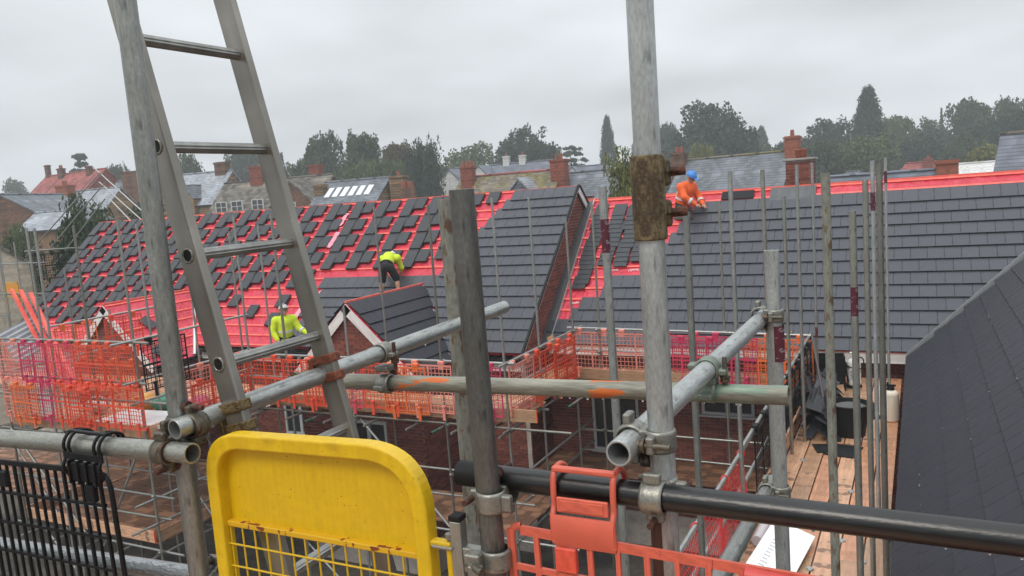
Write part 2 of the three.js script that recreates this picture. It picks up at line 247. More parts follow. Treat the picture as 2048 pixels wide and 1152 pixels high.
function layTile(roof, x, sBottom, mats, w = 1, n = 0.048) { const t = part('tile', tileGeo, mats[Math.floor(rnd() * mats.length)], roof); t.position.set(x, n + rr(-0.001, 0.001), sBottom - 0.2); t.rotation.x = -0.098 + rr(-0.004, 0.004); t.rotation.y = rr(-0.003, 0.003); t.scale.x = w; return t; }
function mergedTiles(roof, list, mat, n = 0.048) { if (!list.length) return; const gs = list.map(([x, s, w]) => { const g = tileGeo.clone(); g.scale(w, 1, 1); g.rotateX(-0.098); g.translate(x, n, s - 0.2); return g; }); part('tile', merge(gs), mat, roof).userData.kind = 'stuff'; }

srand(11);
// ---- the long house on the left: roof half stripped to its red underlay, two gabled bays
const LX0 = -26.6, LX1 = -7.72, LRY = 0.02, LRZ = -18.78, LS = 5.2;
const hL = houseAt(-17, -17, 'long new brick house with red underlay showing on its half tiled roof');
const roofL = roofPart(hL, 'roof', LX0, LRY, LRZ, 0, membraneGeo(LX1 - LX0, LS, 200, 70), M.membrane);
for (let k = 0; k <= 16; k++) { let x = 0; while (x < LX1 - LX0 - 0.2) { const e = Math.min(LX1 - LX0 - 0.02, x + rr(2.6, 4.4)); batten(roofL, x, e - 0.004, 0.02 + GA * k); x = e; } }
const mainZ = (y) => LRZ + (LRY - y) / TP;                    // front slope of the long roof
const bays = [{ x: -19.35, yr: -2.16, zf: -13.42, half: 1.72, tiled: false }, { x: -11.12, yr: -2.12, zf: -13.38, half: 1.72, tiled: true }];
for (let k = 0; k < 16; k++) {
  const s = 0.40 + GA * k, off = (k % 2) * 0.15; let xs;
  if (k < 8) xs = -9.56 - 0.155 * k; else xs = -14.35 - 0.05 * (k - 8);
  if (k === 8) xs = -10.7;
  const y = LRY - (s - 0.2) * SP, zz = LRZ + (s - 0.2) * CP;
  for (let x = LX1 - 0.155 - off; x > xs; x -= 0.30) {
    let hid = false; for (const b of bays) { const top = b.yr - Math.abs(x - b.x) * TP; if (Math.abs(x - b.x) < b.half - 0.05 && top > y + 0.1) hid = true; }
    if (!hid) layTile(roofL, x - LX0, s, M.tiles);
  }
  if (off) layTile(roofL, LX1 - 0.08 - LX0, s, M.tiles, 0.5);
}
{ // rear slope, ridge board, verges, gutter
  const rs = part('rear_slope', boxUV(box(LX1 - LX0, 0.05, 5.3, (LX1 - LX0) / 2, 0, 2.65)), M.tiles[1], hL); rs.position.copy(rel(hL, LX0, LRY - 0.01, LRZ - 0.02)); rs.rotation.order = 'YXZ'; rs.rotation.set(PHI, Math.PI, 0); rs.position.x += LX1 - LX0;
  part('ridge_batten', boxUV(box(LX1 - LX0, 0.05, 0.05)), M.batten, hL).position.copy(rel(hL, (LX0 + LX1) / 2, LRY + 0.02, LRZ - 0.005));
  for (const [nm, w, n, mat, dx] of [['verge_trim', 0.05, 0.05, M.black, 0.02], ['barge_board', 0.03, -0.0, M.upvc, 0.008]]) for (const rear of [0, 1]) { const v = part(nm, box(w, nm === 'verge_trim' ? 0.055 : rear ? 0.15 : 0.05, 5.2, 0, n - (nm === 'verge_trim' ? 0 : rear ? 0.06 : 0), 2.6), mat, hL); v.position.copy(rel(hL, LX1 + dx, LRY + 0.01, LRZ)); v.rotation.order = 'YXZ'; v.rotation.set(PHI, rear ? Math.PI : 0, 0); }
  for (const [a, b] of [[-17.6, -12.86], [-9.4, LX1]]) { part('gutter', box(b - a, 0.075, 0.11), M.black, hL).position.copy(rel(hL, (a + b) / 2, -3.63, -14.86)); part('fascia', box(b - a, 0.2, 0.025), M.upvc, hL).position.copy(rel(hL, (a + b) / 2, -3.78, -14.96)); }
}
{ // east gable wall facing the lower roof
  const w = wallBox(hL, -8.1, -7.79, -8.2, -3.6, -22.0, -15.25);
  const g = new THREE.ExtrudeGeometry(new THREE.Shape([[-15.25, -3.6], [-15.25, LRY - 3.53 * TP - 0.14], [LRZ, LRY - 0.14], [-22.3, LRY - 3.52 * TP - 0.14], [-22.3, -3.6]].map((q) => new THREE.Vector2(-q[0], q[1]))), { depth: 0.3, bevelEnabled: false }); g.rotateY(Math.PI / 2);
  const gw = part('gable_wall', boxUV(g), M.mortar, hL); const c = rel(hL, -8.09, 0, 0); gw.position.copy(c); gw.userData.base = c.clone().add(hL.position);
  // visible brick skin, only the strip above the lower roof and the corner below
  brickwork(gw, V(-7.79, 0, 0), V(0, 0, -1), V(1, 0, 0), -3.6, LRY - 0.2, (y) => { const zf = LRZ + (LRY - 0.16 - y) / TP, zr = -16.1 - Math.max(0, (y + 3.6)) / TP - 0.02; return [[-zf + 0.02, Math.min(-zr + 0.3, 22)]].filter((q) => q[1] > q[0]); }, 110, (q) => q[1]);
  brickwork(w, V(-7.79, 0, 0), V(0, 0, -1), V(1, 0, 0), -7.4, -3.6, () => [[15.25, 16.4]], 0);
}
{ // main front wall in the recesses
  const w = wallBox(hL, -26.4, -7.79, -8.2, -3.7, -15.5, -15.252);
  brickwork(w, V(0, 0, -15.25), X1, Z1, -7.4, -3.7, (y) => (y > -5.9 && y < -4.25) ? [[-17.7, -15.05], [-13.95, -12.8], [-9.4, -7.9]] : [[-17.7, -12.8], [-9.4, -7.9]], 40, (q) => (q[0] < -12 ? 1 : 0) + q[1] * 0.1);
  windowIn(w, -15.05, -13.95, -5.9, -4.25, -15.225, 2);
  wallBox(hL, -26.4, -26.1, -8.2, -3.5, -22, -15.5); wallBox(hL, -26.1, -8.2, -8.2, -3.6, -22.2, -22);
}
for (const b of bays) {
  const S0 = (b.half) / CP, zEnd = (s) => b.zf - mainZ(b.yr - s * SP);          // run of the bay roof at distance s below its ridge
  for (const side of [1, -1]) {
    const sh = new THREE.Shape([[0, 0], [side > 0 ? zEnd(0) : -zEnd(0), 0], [side > 0 ? zEnd(S0) : -zEnd(S0), S0], [0, S0]].map((q) => new THREE.Vector2(...q)));
    const g = new THREE.ExtrudeGeometry(sh, { depth: 0.04, bevelEnabled: false }); g.rotateX(Math.PI / 2); g.translate(0, 0.006, 0);
    const r = roofPart(hL, 'bay_roof', b.x, b.yr, b.zf, side * Math.PI / 2, boxUV(g, 1), M.membrane);
    for (let k = 0; k < 7; k++) { const s = 0.06 + GA * k, L = zEnd(s); batten(r, side > 0 ? 0.02 : -L + 0.05, side > 0 ? L - 0.05 : -0.02, s, 0.018); }
    if (b.tiled) for (let k = 0; k < 7; k++) { const s = 0.42 + GA * k; if (s > S0 + 0.1) continue; const L = zEnd(s - 0.2) - 0.05; let n = 0; for (let x = 0.13 + (k % 2) * 0.15; x - 0.15 < L; x += 0.30, n++) { const e = Math.min(x + 0.15, L), a = n === 0 ? 0.0 : x - 0.15; if (e - a > 0.06) layTile(r, side * (a + e) / 2, s, M.wetTiles, (e - a) / 0.30); } }
    // valley lining
    const a = rel(hL, b.x, b.yr + 0.02, mainZ(b.yr)), e = rel(hL, b.x + side * b.half, b.yr - b.half * TP + 0.02, mainZ(b.yr - b.half * TP)); const vg = bar(a, e, b.tiled ? 0.032 : 0.06, 6); part('valley_lining', vg, M.metalStrip, hL);
    // barge board on the front gable
    const bb = part('barge_board', (() => { const q = box(S0 + 0.06, 0.19, 0.025); q.translate((S0 + 0.06) / 2, -0.105, 0); return q; })(), M.upvc, hL); bb.position.copy(rel(hL, b.x, b.yr + 0.0, b.zf + 0.012)); bb.rotation.set(0, side > 0 ? 0 : Math.PI, side > 0 ? -PHI : -PHI); if (side < 0) { bb.rotation.set(0, Math.PI, -PHI); }
    part('bay_gutter', box(0.09, 0.07, zEnd(S0) + 0.1), M.black, hL).position.copy(rel(hL, b.x + side * (b.half + 0.05), b.yr - b.half * TP - 0.04, b.zf - zEnd(S0) / 2));
  }
  part('ridge_batten', boxUV(box(0.045, 0.04, zEnd(0))), M.batten, hL).position.copy(rel(hL, b.x, b.yr + 0.035, b.zf - zEnd(0) / 2));
  // bay walls
  const hw = b.half - 0.06, eY = b.yr - b.half * TP;
  const fw = wallBox(hL, b.x - hw, b.x + hw, -8.2, eY + 0.02, b.zf - 0.35, b.zf - 0.1);
  const gg = new THREE.ExtrudeGeometry(new THREE.Shape([[-hw, eY], [hw, eY], [0.02, b.yr - 0.06], [-0.02, b.yr - 0.06]].map((q) => new THREE.Vector2(...q))), { depth: 0.25, bevelEnabled: false });
  const gw = part('gable_wall', boxUV(gg), M.mortar, hL); { const c = rel(hL, b.x, 0, b.zf - 0.35); gw.position.copy(c); gw.userData.base = c.clone().add(hL.position); }
  brickwork(gw, V(b.x, 0, b.zf - 0.1), X1, Z1, eY, b.yr - 0.1, (y) => { const q = (b.yr - 0.08 - y) / TP; return [[-Math.min(q, hw), Math.min(q, hw)]]; }, b.tiled ? 120 : 70, (q) => b.tiled ? q[1] : q[0]);
  const yw0 = -6.1, yw1 = -4.75;
  brickwork(fw, V(b.x, 0, b.zf - 0.1), X1, Z1, -7.4, eY, (y) => (y > yw0 && y < yw1 + 0.24) ? [[-hw, -0.75], [0.75, hw]] : [[-hw, hw]], b.tiled ? 60 : 0, (q) => (q[0] > 0.7 ? 2 : 0) + q[1]);
  if (b.tiled) { // soldier course over the window
    for (let k = 0; k < 20; k++) { const s = part('brick', box(0.065, 0.215, 0.02), M.bricks[k % 4], fw); s.position.copy(V(b.x - 0.713 + k * 0.075, yw1 + 0.12 + CH, b.zf - 0.095).sub(fw.userData.base)); }
  }
  windowIn(fw, b.x - 0.74, b.x + 0.74, yw0, yw1, b.zf - 0.075, 3);
  for (const side of [1, -1]) { const sw = wallBox(hL, b.x + side * hw - (side > 0 ? 0.25 : 0), b.x + side * hw + (side > 0 ? 0 : 0.25), -8.2, eY - 0.05, -15.3, b.zf - 0.35); if (side > 0) brickwork(sw, V(b.x + hw, 0, 0), V(0, 0, -1), X1, -7.4, eY - 0.05, () => [[-b.zf + 0.1, 15.25]], 0); }
}

// ---- the lower house on the right
const RX0 = -7.78, RX1 = 3.6, RRY = -0.36, RRZ = -19.44, RS = 4.53, RG = 0.3247;
const hR = houseAt(-3, -19, 'lower new brick house with a nearly finished dark tiled roof and red ridge strip');
const roofR = roofPart(hR, 'roof', RX0, RRY, RRZ, 0, membraneGeo(RX1 - RX0, RS, 110, 60), M.membrane);
for (let k = 0; k <= 14; k++) { let x = 0; while (x < RX1 - RX0 - 0.2) { const e = Math.min(RX1 - RX0 - 0.02, x + rr(2.6, 4.4)); batten(roofR, x, e - 0.004, k === 0 ? 0.035 : 0.05 + RG * k + (k === 1 ? -0.08 : 0)); x = e; } }
{
  const starts = [-4.75, -4.9, -5.15, -5.36, -5.5, -5.6, -5.7, -6.5, -6.71, -7.15, -7.32, -7.55, -7.55], restList = [[], []]; let n = 0;
  for (let k = 0; k < 13; k++) { const s = 0.74 + RG * k, off = (k % 2) * 0.15; for (let x = 3.42 + off; x > starts[k]; x -= 0.30) { if (x < 2.1 && n < 300 && !(x > 0.2 + (12 - k) * 0.3)) { layTile(roofR, x - RX0, s, M.tiles); n++; } else restList[(k + Math.round(x * 10)) & 1].push([x - RX0, s, 1]); } }
  mergedTiles(roofR, restList[0], M.tiles[1]); mergedTiles(roofR, restList[1], M.tiles[2]);
  const rs = part('rear_slope', boxUV(box(RX1 - RX0, 0.05, 4.7, (RX1 - RX0) / 2, 0, 2.35)), M.tiles[1], hR); rs.position.copy(rel(hR, RX1, RRY - 0.01, RRZ - 0.02)); rs.rotation.order = 'YXZ'; rs.rotation.set(PHI, Math.PI, 0);
  part('ridge_batten', boxUV(box(RX1 - RX0, 0.045, 0.05)), M.batten, hR).position.copy(rel(hR, (RX0 + RX1) / 2, RRY + 0.03, RRZ));
  part('fascia', box(RX1 - RX0 - 0.4, 0.21, 0.03), M.upvc, hR).position.copy(rel(hR, (RX0 + RX1) / 2, RRY - RS * SP - 0.15, RRZ + RS * CP + 0.055));
  part('soffit', box(RX1 - RX0 - 0.4, 0.02, 0.3), M.upvc, hR).position.copy(rel(hR, (RX0 + RX1) / 2, RRY - RS * SP - 0.24, RRZ + RS * CP - 0.11));
  // abutment against the taller gable
  const ab = part('abutment_flashing', merge([box(0.24, 0.05, 4.7, 0, 0.03, 2.4), box(0.03, 0.075, 4.7, 0.12, 0.05, 2.4)]), M.lead, hR); ab.position.copy(rel(hR, -7.655, RRY, RRZ)); ab.rotation.x = PHI;
  const lt = part('edge_trim', box(0.012, 0.09, 4.7, 0, 0.055, 2.4), M.metalStrip, hR); lt.position.copy(rel(hR, -7.525, RRY, RRZ)); lt.rotation.x = PHI;
  // walls
  const w = wallBox(hR, -7.78, 3.4, -8.2, -3.7, -16.65, -16.4);
  const open = [[-6.72, -5.62, -6.0, -4.15], [-4.2, -3.1, -5.0, -4.1]];
  brickwork(w, V(0, 0, -16.4), X1, Z1, -7.4, -3.7, (y) => { let sp = [[-7.9, 0.4]]; for (const [a, b, c, d] of open) if (y > c && y < d) sp = sp.flatMap(([p, q]) => p < a && q > b ? [[p, a], [b, q]] : [[p, q]]); return sp; }, 60, (q) => -Math.hypot(q[0] + 4, q[1] + 5.2));
  for (const [a, b, c, d] of open) windowIn(w, a, b, c, d, -16.375, 2);
  wallBox(hR, 3.1, 3.4, -8.2, -3.6, -22.4, -16.65); wallBox(hR, -7.9, 3.1, -8.2, -3.6, -22.7, -22.4);
  // chimney by the ridge
  const ch = part('chimney', box(0.585, 1.5, 0.585), M.mortar, hR); { const c = rel(hR, -2.52, -0.49, -20.08); ch.position.copy(c); ch.userData.base = c.clone().add(hR.position); }
  brickwork(ch, V(-2.52, 0, -20.08 + 0.2925), X1, Z1, -0.75, 0.25, () => [[-0.2975, 0.2975]], 60); brickwork(ch, V(-2.52 + 0.2925, 0, -20.08), V(0, 0, -1), X1, -0.75, 0.25, () => [[-0.2925, 0.2925]], 40);
  part('capping', rbox(0.72, 0.05, 0.72, 0.012), M.concrete, ch).position.set(0, 0.775, 0);
  part('chimney_pot', new THREE.LatheGeometry([[0.001, 0], [0.13, 0], [0.125, 0.16], [0.15, 0.18], [0.15, 0.215], [0.11, 0.215], [0.1, 0.1]].map((q) => new THREE.Vector2(...q)), 20), M.terracotta, ch).position.set(0.02, 0.8, 0);
  const fl = part('flashing', box(1.0, 0.02, 0.5, 0, 0.05, 0.28), M.lead, hR); fl.position.copy(rel(hR, -2.6, RRY, RRZ)); fl.rotation.x = PHI;
  const sk = part('felt_strip', box(0.75, 0.02, 0.26, 0, 0.06, 0.19), M.black, hR); sk.position.copy(rel(hR, -3.85, RRY, RRZ)); sk.rotation.x = PHI;
}
// ---- the wing beside the walkway: wet dark slope falling to the left
const WX = -0.19, WY = -3.47, WZ0 = -15.6, WZ1 = -4.4, WPHI = Math.PI / 4;
const hW = houseAt(2, -10, 'house wing with a wet dark tiled slope beside the timber walkway');
{
  const S1 = 5.2, tx = Math.cos(WPHI);
  const r = part('roof', boxUV(box(WZ1 - WZ0, 0.04, S1, -(WZ1 - WZ0) / 2, -0.02, S1 / 2)), M.black, hW); r.rotation.order = 'YXZ'; r.rotation.set(WPHI, -Math.PI / 2, 0);
  r.position.copy(rel(hW, WX + S1 * tx, WY + S1 * tx, WZ1));                 // local origin: near end of the ridge, local x runs towards the camera
  const wingTile = lipped(0.008), rest = []; let n = 0;
  for (let k = 0; k < 16; k++) { const s = S1 - GA * k + 0.03, off = (k % 2) * 0.15; for (let x = -0.15 - off; x > -(WZ1 - WZ0) + 0.1; x -= 0.30) { const seen = k < 9 && (-x < 11) && !(k > 4 && -x < 1.5); if (seen && n < 300) { const t = layTile(r, x, s, M.wetTiles, 0.978, 0.03); t.geometry = wingTile; n++; } else rest.push([x, s, 0.99]); } }
  mergedTiles(r, rest, M.wetTiles[1], 0.03);
  const beads = [], bg = new THREE.SphereGeometry(0.0055, 6, 4); for (let k = 1; k < 10; k++) for (let q = 0; q < 14; q++) { const x = -rr(0.2, 11), g = bg.clone(); g.scale(rr(1, 9), 0.7, rr(0.7, 1.3)); g.translate(x, 0.074, S1 - GA * k + 0.03 - 0.006 + rr(-0.01, 0.004)); if (fbm(x * 1.7 + 50, k * 3.1 + 9, 4096, 61, 3) > 0.5) beads.push(g); }
  const bd = part('water_beads', merge(beads), S({ color: lin(0.2, 0.21, 0.22), roughness: 0.2 }), r); bd.userData.kind = 'stuff';
  const vt = part('verge_trim', box(0.05, 0.09, S1, 0, 0.045, S1 / 2), M.metalStrip, hW); vt.rotation.order = 'YXZ'; vt.rotation.set(WPHI, -Math.PI / 2, 0); vt.position.copy(rel(hW, WX + S1 * tx, WY + S1 * tx, WZ0 + 0.0));
  part('wall', box(6.4, 4.6, WZ1 - WZ0 - 0.3), M.bricks[1], hW).position.copy(rel(hW, 3.4, -5.95, (WZ0 + WZ1) / 2));
  const oth = part('rear_slope', box(WZ1 - WZ0, 0.05, S1, 0, 0, S1 / 2), M.tiles[1], hW); oth.rotation.order = 'YXZ'; oth.rotation.set(WPHI, Math.PI / 2, 0); oth.position.copy(rel(hW, WX + S1 * tx, WY + S1 * tx, (WZ0 + WZ1) / 2));
  const gbl = new THREE.ExtrudeGeometry(new THREE.Shape([[0.2, -3.6], [6.6, -3.6], [WX + S1 * tx, WY + S1 * tx - 0.1]].map((q) => new THREE.Vector2(...q))), { depth: 0.2, bevelEnabled: false });
  part('gable_wall', boxUV(gbl), M.bricks[1], hW).position.copy(rel(hW, 0, 0, WZ0 + 0.12)); part('gable_wall', boxUV(gbl.clone()), M.bricks[1], hW).position.copy(rel(hW, 0, 0, WZ1 - 0.4));
}
{ // white marker scrawl on the underlay of the lower roof
  const ink = S({ color: lin(0.8, 0.78, 0.78), roughness: 0.6 }); for (const [x, s0, sc] of [[-7.35, 2.42, 1], [-6.62, 2.44, 0.9], [-6.12, 2.44, 0.9], [-7.3, 3.42, 0.6]]) { const pts = []; for (let k = 0; k < 26; k++) pts.push(V(x - RX0 + sc * (k * 0.011 + 0.012 * Math.sin(k * 1.9)), 0.016, s0 + sc * (0.045 * Math.sin(k * 1.15 + x) * (k % 7 < 3 ? 1 : 0.5) - k * 0.001))); part('marker_writing', pathTube(pts, 0.0055, 80, 5), ink, roofR); }
}
for (const h of [hL, hR, hW]) cleanBase(h);

// ---- loose tiles loaded out on the roofs, in small piles
srand(77);
const pileLabel = 'small pile of loose dark tiles laid on the red underlay', pileGroup = 'tile piles loaded out on the stripped roof';
const pileGeo = chamferBox(0.342, 0.02, 0.43, 0.003);
function pile(x, s, n, label = pileLabel, group = pileGroup, base = [LX0, LRY, LRZ]) {
  const y = base[1] - s * SP, z = base[2] + s * CP;
  const t = thing('tile_pile', label, 'roof tiles', [x, y + CH, z], 0, group); t.rotation.order = 'YXZ'; t.rotation.set(PHI, rr(-0.012, 0.012), 0);
  for (let k = 0; k < n; k++) { const b = part('tile', pileGeo, M.stackTiles[Math.floor(rnd() * 3)], t); b.position.set(rr(-0.012, 0.012), 0.036 + 0.021 * k, rr(-0.012, 0.012)); b.rotation.y = rr(-0.012, 0.012); b.rotation.x = -0.03; }
}
let piles = 0;
const inBay = (x, s) => { const y = LRY - s * SP; return bays.some((b) => Math.abs(x - b.x) < b.half + 0.35 && b.yr - Math.abs(x - b.x) * TP > y - 0.32); };
for (let row = 0; row < 8; row++) for (let c = 0; c < 20; c++) {
  const x0 = -26.36 + c * 0.905 + rr(-0.025, 0.025), s0 = 0.06 + row * 0.64;
  const kinds = [[0.0, 0.16, 2], [0.362, 0.2, 2], [0.02, 0.43, 3]];
  kinds.forEach(([dx, ds, n], q) => {
    const x = x0 + dx + rr(-0.015, 0.015), s = s0 + ds + rr(-0.02, 0.02);
    if (x > -7.9 || inBay(x, s) || s > 5.0) return;
    const k = (s - 0.2) / GA; // keep clear of the tiles already laid
    if (s < 2.9 && x > -9.75 - 0.155 * k - 0.25) return;
    if (s > 2.75 && x > -14.75) return;
    if (row >= 5 && x > -17.7 && x < -14.6 && (q === 1 || rnd() < 0.35)) return;
    if (row === 7) return;
    pile(x, s, n, `small pile of ${n === 2 ? 'two' : 'three'} loose dark tiles in the ${['top', 'second', 'third', 'fourth', 'fifth', 'sixth', 'seventh'][row]} row of piles below the ridge`, `tile piles, ${['top', 'second', 'third', 'fourth', 'fifth', 'sixth', 'seventh'][row]} row`); piles++;
  });
}
// overlapping strips of tiles on the lower house, one strip per column
for (const [x, s0, s1] of [[-7.22, 0.42, 2.85], [-6.72, 0.45, 2.2], [-6.32, 0.5, 2.2], [-5.93, 0.5, 2.1]]) {
  const t = thing('tile_strip', 'long overlapping strip of loose tiles running down the red underlay', 'roof tiles', [x, RRY - s0 * SP + CH, RRZ + s0 * CP], 0, 'tile strips on the lower roof'); t.rotation.order = 'YXZ'; t.rotation.set(PHI, 0, 0);
  let i = 0; for (let s = 0; s < s1 - s0; s += 0.15, i++) { const b = part('tile', pileGeo, M.stackTiles[1], t); b.position.set(0.03 * (Math.floor(i / 4) % 2 ? 1 : -1) + rr(-0.006, 0.006), 0.05, s); b.rotation.x = -0.075; b.rotation.y = rr(-0.02, 0.02); }
}
// single loose tiles on the stripped bay roof
{ const b = bays[0]; for (const [dz, s, yaw, lb] of [[-0.75, 0.95, 0.35, 'single loose tile lying askew high on the stripped bay roof'], [-0.45, 2.0, 0.5, 'single loose tile lying askew low on the stripped bay roof']]) { const t = solo('loose_tile', pileGeo, M.stackTiles[1], lb, 'roof tile'); t.rotation.order = 'YXZ'; t.position.set(b.x + s * CP + 0.03, b.yr - s * SP + CH + 0.05, b.zf + dz); t.rotation.set(PHI, Math.PI / 2, 0); t.rotateY(yaw); } }
console.log('piles', piles);
// ───────────────────────── town behind ─────────────────────────
const rowsTex = (s, base, vary, rows, cols) => tex(256, 256, (u, v) => { const r = Math.floor(v * rows), c = Math.floor(u * cols + (r % 2) * 0.5), h = hash(((c % cols) + cols) % cols, r, s), fy = v * rows - r, a = fbm(u * 6, v * 6, 6, s, 4), k = 1 + vary * (h - 0.5) + 0.5 * (a - 0.5); const j = fy < 0.13 ? 0.62 : 1; return base.map((q) => q * k * j); }, [0.25, 0.25]);
const mossy = tex(256, 256, (u, v) => { const r = Math.floor(v * 18), h = hash(Math.floor(u * 14 + (r % 2) * 0.5) % 14, r, 5), a = fbm(u * 5, v * 5, 5, 211, 5), m = smooth(0.45, 0.65, a), k = (1 + 0.35 * (h - 0.5)) * (v * 18 - r < 0.15 ? 0.66 : 1); return [0.46 * k, (0.43 - 0.0 * m) * k, (0.385 - 0.09 * m) * k]; }, [0.25, 0.25]);
const B = {
  slate: S({ map: rowsTex(301, [0.40, 0.42, 0.45], 0.25, 16, 12), roughness: 0.6 }), slatePale: S({ map: rowsTex(302, [0.56, 0.58, 0.61], 0.2, 16, 12), roughness: 0.5 }), slateBlue: S({ map: rowsTex(303, [0.37, 0.39, 0.44], 0.15, 16, 12), roughness: 0.5 }),
  stoneRoof: S({ map: rowsTex(304, [0.40, 0.38, 0.35], 0.5, 14, 9), roughness: 0.9 }), mossRoof: S({ map: mossy, roughness: 0.95 }), redRoof: S({ map: rowsTex(305, [0.56, 0.30, 0.28], 0.3, 14, 10), roughness: 0.85 }),
  white: S({ color: lin(0.72, 0.72, 0.7), roughness: 0.9, map: brickG }), cream: S({ color: lin(0.68, 0.58, 0.46), roughness: 0.95, map: brickG }), brownBrick: S({ map: rowsTex(306, [0.42, 0.31, 0.25], 0.35, 53, 18), roughness: 0.95 }), redBrick: S({ map: rowsTex(307, [0.50, 0.27, 0.21], 0.3, 53, 18), roughness: 0.95 }),
  stone: S({ map: rowsTex(308, [0.52, 0.42, 0.31], 0.4, 20, 9), roughness: 0.95 }), dark: S({ color: lin(0.05, 0.055, 0.06), roughness: 0.5 }), timber: S({ color: lin(0.26, 0.15, 0.08), roughness: 0.8, map: plasT }), skylight: S({ color: lin(0.75, 0.77, 0.8), roughness: 0.2 }),
};
function bgHouse(name, label, o) {
  const h = thing(name, label, 'house', [o.x, 0, o.z], o.yaw * Math.PI / 180), ry = o.ridge + CH, ey = o.eave + CH, half = o.half || (ry - ey) / 0.9, L = o.L, hip = o.hip || 0;
  const sh = hip ? new THREE.Shape([[-half, 0], [half, 0], [half, ey], [-half, ey]].map((q) => new THREE.Vector2(...q))) : new THREE.Shape([[-half, 0], [half, 0], [half, ey], [0, ry - 0.05], [-half, ey]].map((q) => new THREE.Vector2(...q)));
  const wg = new THREE.ExtrudeGeometry(sh, { depth: L - 0.2, bevelEnabled: false }); wg.translate(0, 0, -(L - 0.2) / 2); wg.rotateY(Math.PI / 2); part('wall', boxUV(wg), o.wall, h);
  const P = (x, y, z) => V(x, y, z), ov = 0.3, dy = ov * (ry - ey) / half, e0 = ey - dy, hz = half + ov, x0 = -L / 2, x1 = L / 2, hp = hip;
  const quadG = (a, b, c, d) => { const n = V().crossVectors(b.clone().sub(a), d.clone().sub(a)).normalize().multiplyScalar(0.12), top = [a, b, c, d], bot = top.map((q) => q.clone().sub(n)), pos = [], f = (q, w, e, r) => [q, w, e, q, e, r].forEach((t) => pos.push(t.x, t.y, t.z)); f(...top); f(bot[3], bot[2], bot[1], bot[0]); for (let i = 0; i < 4; i++) { const j = (i + 1) % 4; f(bot[i], bot[j], top[j], top[i]); } const g = new THREE.BufferGeometry(); g.setAttribute('position', new THREE.Float32BufferAttribute(pos, 3)); g.computeVertexNormals(); const uv = [], ax = b.clone().sub(a).normalize(), ay = d.clone().sub(a).addScaledVector(ax, -d.clone().sub(a).dot(ax)).normalize(); for (let i = 0; i < pos.length; i += 3) { const q = V(pos[i], pos[i + 1], pos[i + 2]).sub(a); uv.push(q.dot(ax), q.dot(ay)); } g.setAttribute('uv', new THREE.Float32BufferAttribute(uv, 2)); return g; };
  const roof = part('roof', quadG(P(x0, e0, hz), P(x1, e0, hz), P(x1 - hp, ry, 0), P(x0 + hp, ry, 0)), o.roof, h);
  part('rear_slope', quadG(P(x1, e0, -hz), P(x0, e0, -hz), P(x0 + hp, ry, 0), P(x1 - hp, ry, 0)), o.roof, h);
  if (hip) { part('hip_slope', quadG(P(x1, e0, hz), P(x1, e0, -hz), P(x1 - hp, ry, -0.01), P(x1 - hp, ry, 0.01)), o.roof, h); part('hip_slope', quadG(P(x0, e0, -hz), P(x0, e0, hz), P(x0 + hp, ry, 0.01), P(x0 + hp, ry, -0.01)), o.roof, h); }
  part('ridge', bar(P(x0 + hp, ry + 0.02, 0), P(x1 - hp, ry + 0.02, 0), 0.1, 6), o.ridgeMat || o.roof, h);
  for (const c of o.chimneys || []) { const top = c.top + CH, hh = c.h || 2, m = part('chimney', boxUV(box(c.w, hh, c.d || c.w * 0.8)), c.mat, h); m.position.set(c.x, top - hh / 2, c.z || 0); part('capping', box(c.w + 0.14, 0.12, (c.d || c.w * 0.8) + 0.14), c.mat, m).position.y = hh / 2 - 0.12; for (let k = 0; k < (c.pots || 0); k++) part('chimney_pot', new THREE.CylinderGeometry(0.11, 0.14, c.ph || 0.4, 10), c.potMat || M.terracotta, m).position.set((k - (c.pots - 1) / 2) * 0.34, hh / 2 + (c.ph || 0.4) / 2, 0); }
  const slope = Math.atan2(ry - ey, half);
  for (const s of o.skylights || []) { const k = part('rooflight', box(s.w, 0.1, s.h), B.skylight, h); k.position.set(s.x, ry - s.t * Math.sin(slope) + 0.06, s.t * Math.cos(slope)); k.rotation.x = slope; }
  for (const w of o.windows || []) { const f = part('window', merge([box(w.w, 0.09, 0.1, 0, w.h / 2, 0), box(w.w, 0.11, 0.12, 0, -w.h / 2, 0), box(0.09, w.h, 0.1, -w.w / 2, 0, 0), box(0.09, w.h, 0.1, w.w / 2, 0, 0), box(0.07, w.h, 0.08, 0, 0, 0), box(w.w, 0.05, 0.07, 0, 0.02, 0)]), B.white, h); f.position.set(w.x, w.y + CH, w.z); part('pane', box(w.w, w.h, 0.04), B.dark, f); if (w.turn) f.rotation.y = w.turn; }
  for (const g of o.gables || []) { // a cross gable: wall, two roof slopes
    const gh = g.half * (g.k || 0.95), gt = g.top + CH, s = new THREE.Shape([[-g.half, g.bot === undefined ? 0 : g.bot + CH], [g.half, g.bot === undefined ? 0 : g.bot + CH], [g.half, gt - gh], [0, gt], [-g.half, gt - gh]].map((q) => new THREE.Vector2(...q))), e = new THREE.ExtrudeGeometry(s, { depth: g.z, bevelEnabled: false }); const gw = part('cross_gable', boxUV(e), g.mat, h); gw.position.x = g.x;
    for (const sd of [-1, 1]) part('gable_roof', quadG(...(sd > 0 ? [P(g.half + 0.15, gt - gh - 0.1, g.z + 0.12), P(g.half + 0.15, gt - gh - 0.1, 0), P(0, gt + 0.08, 0), P(0, gt + 0.08, g.z + 0.12)] : [P(-g.half - 0.15, gt - gh - 0.1, 0), P(-g.half - 0.15, gt - gh - 0.1, g.z + 0.12), P(0, gt + 0.08, g.z + 0.12), P(0, gt + 0.08, 0)])), g.roof || o.roof, gw);
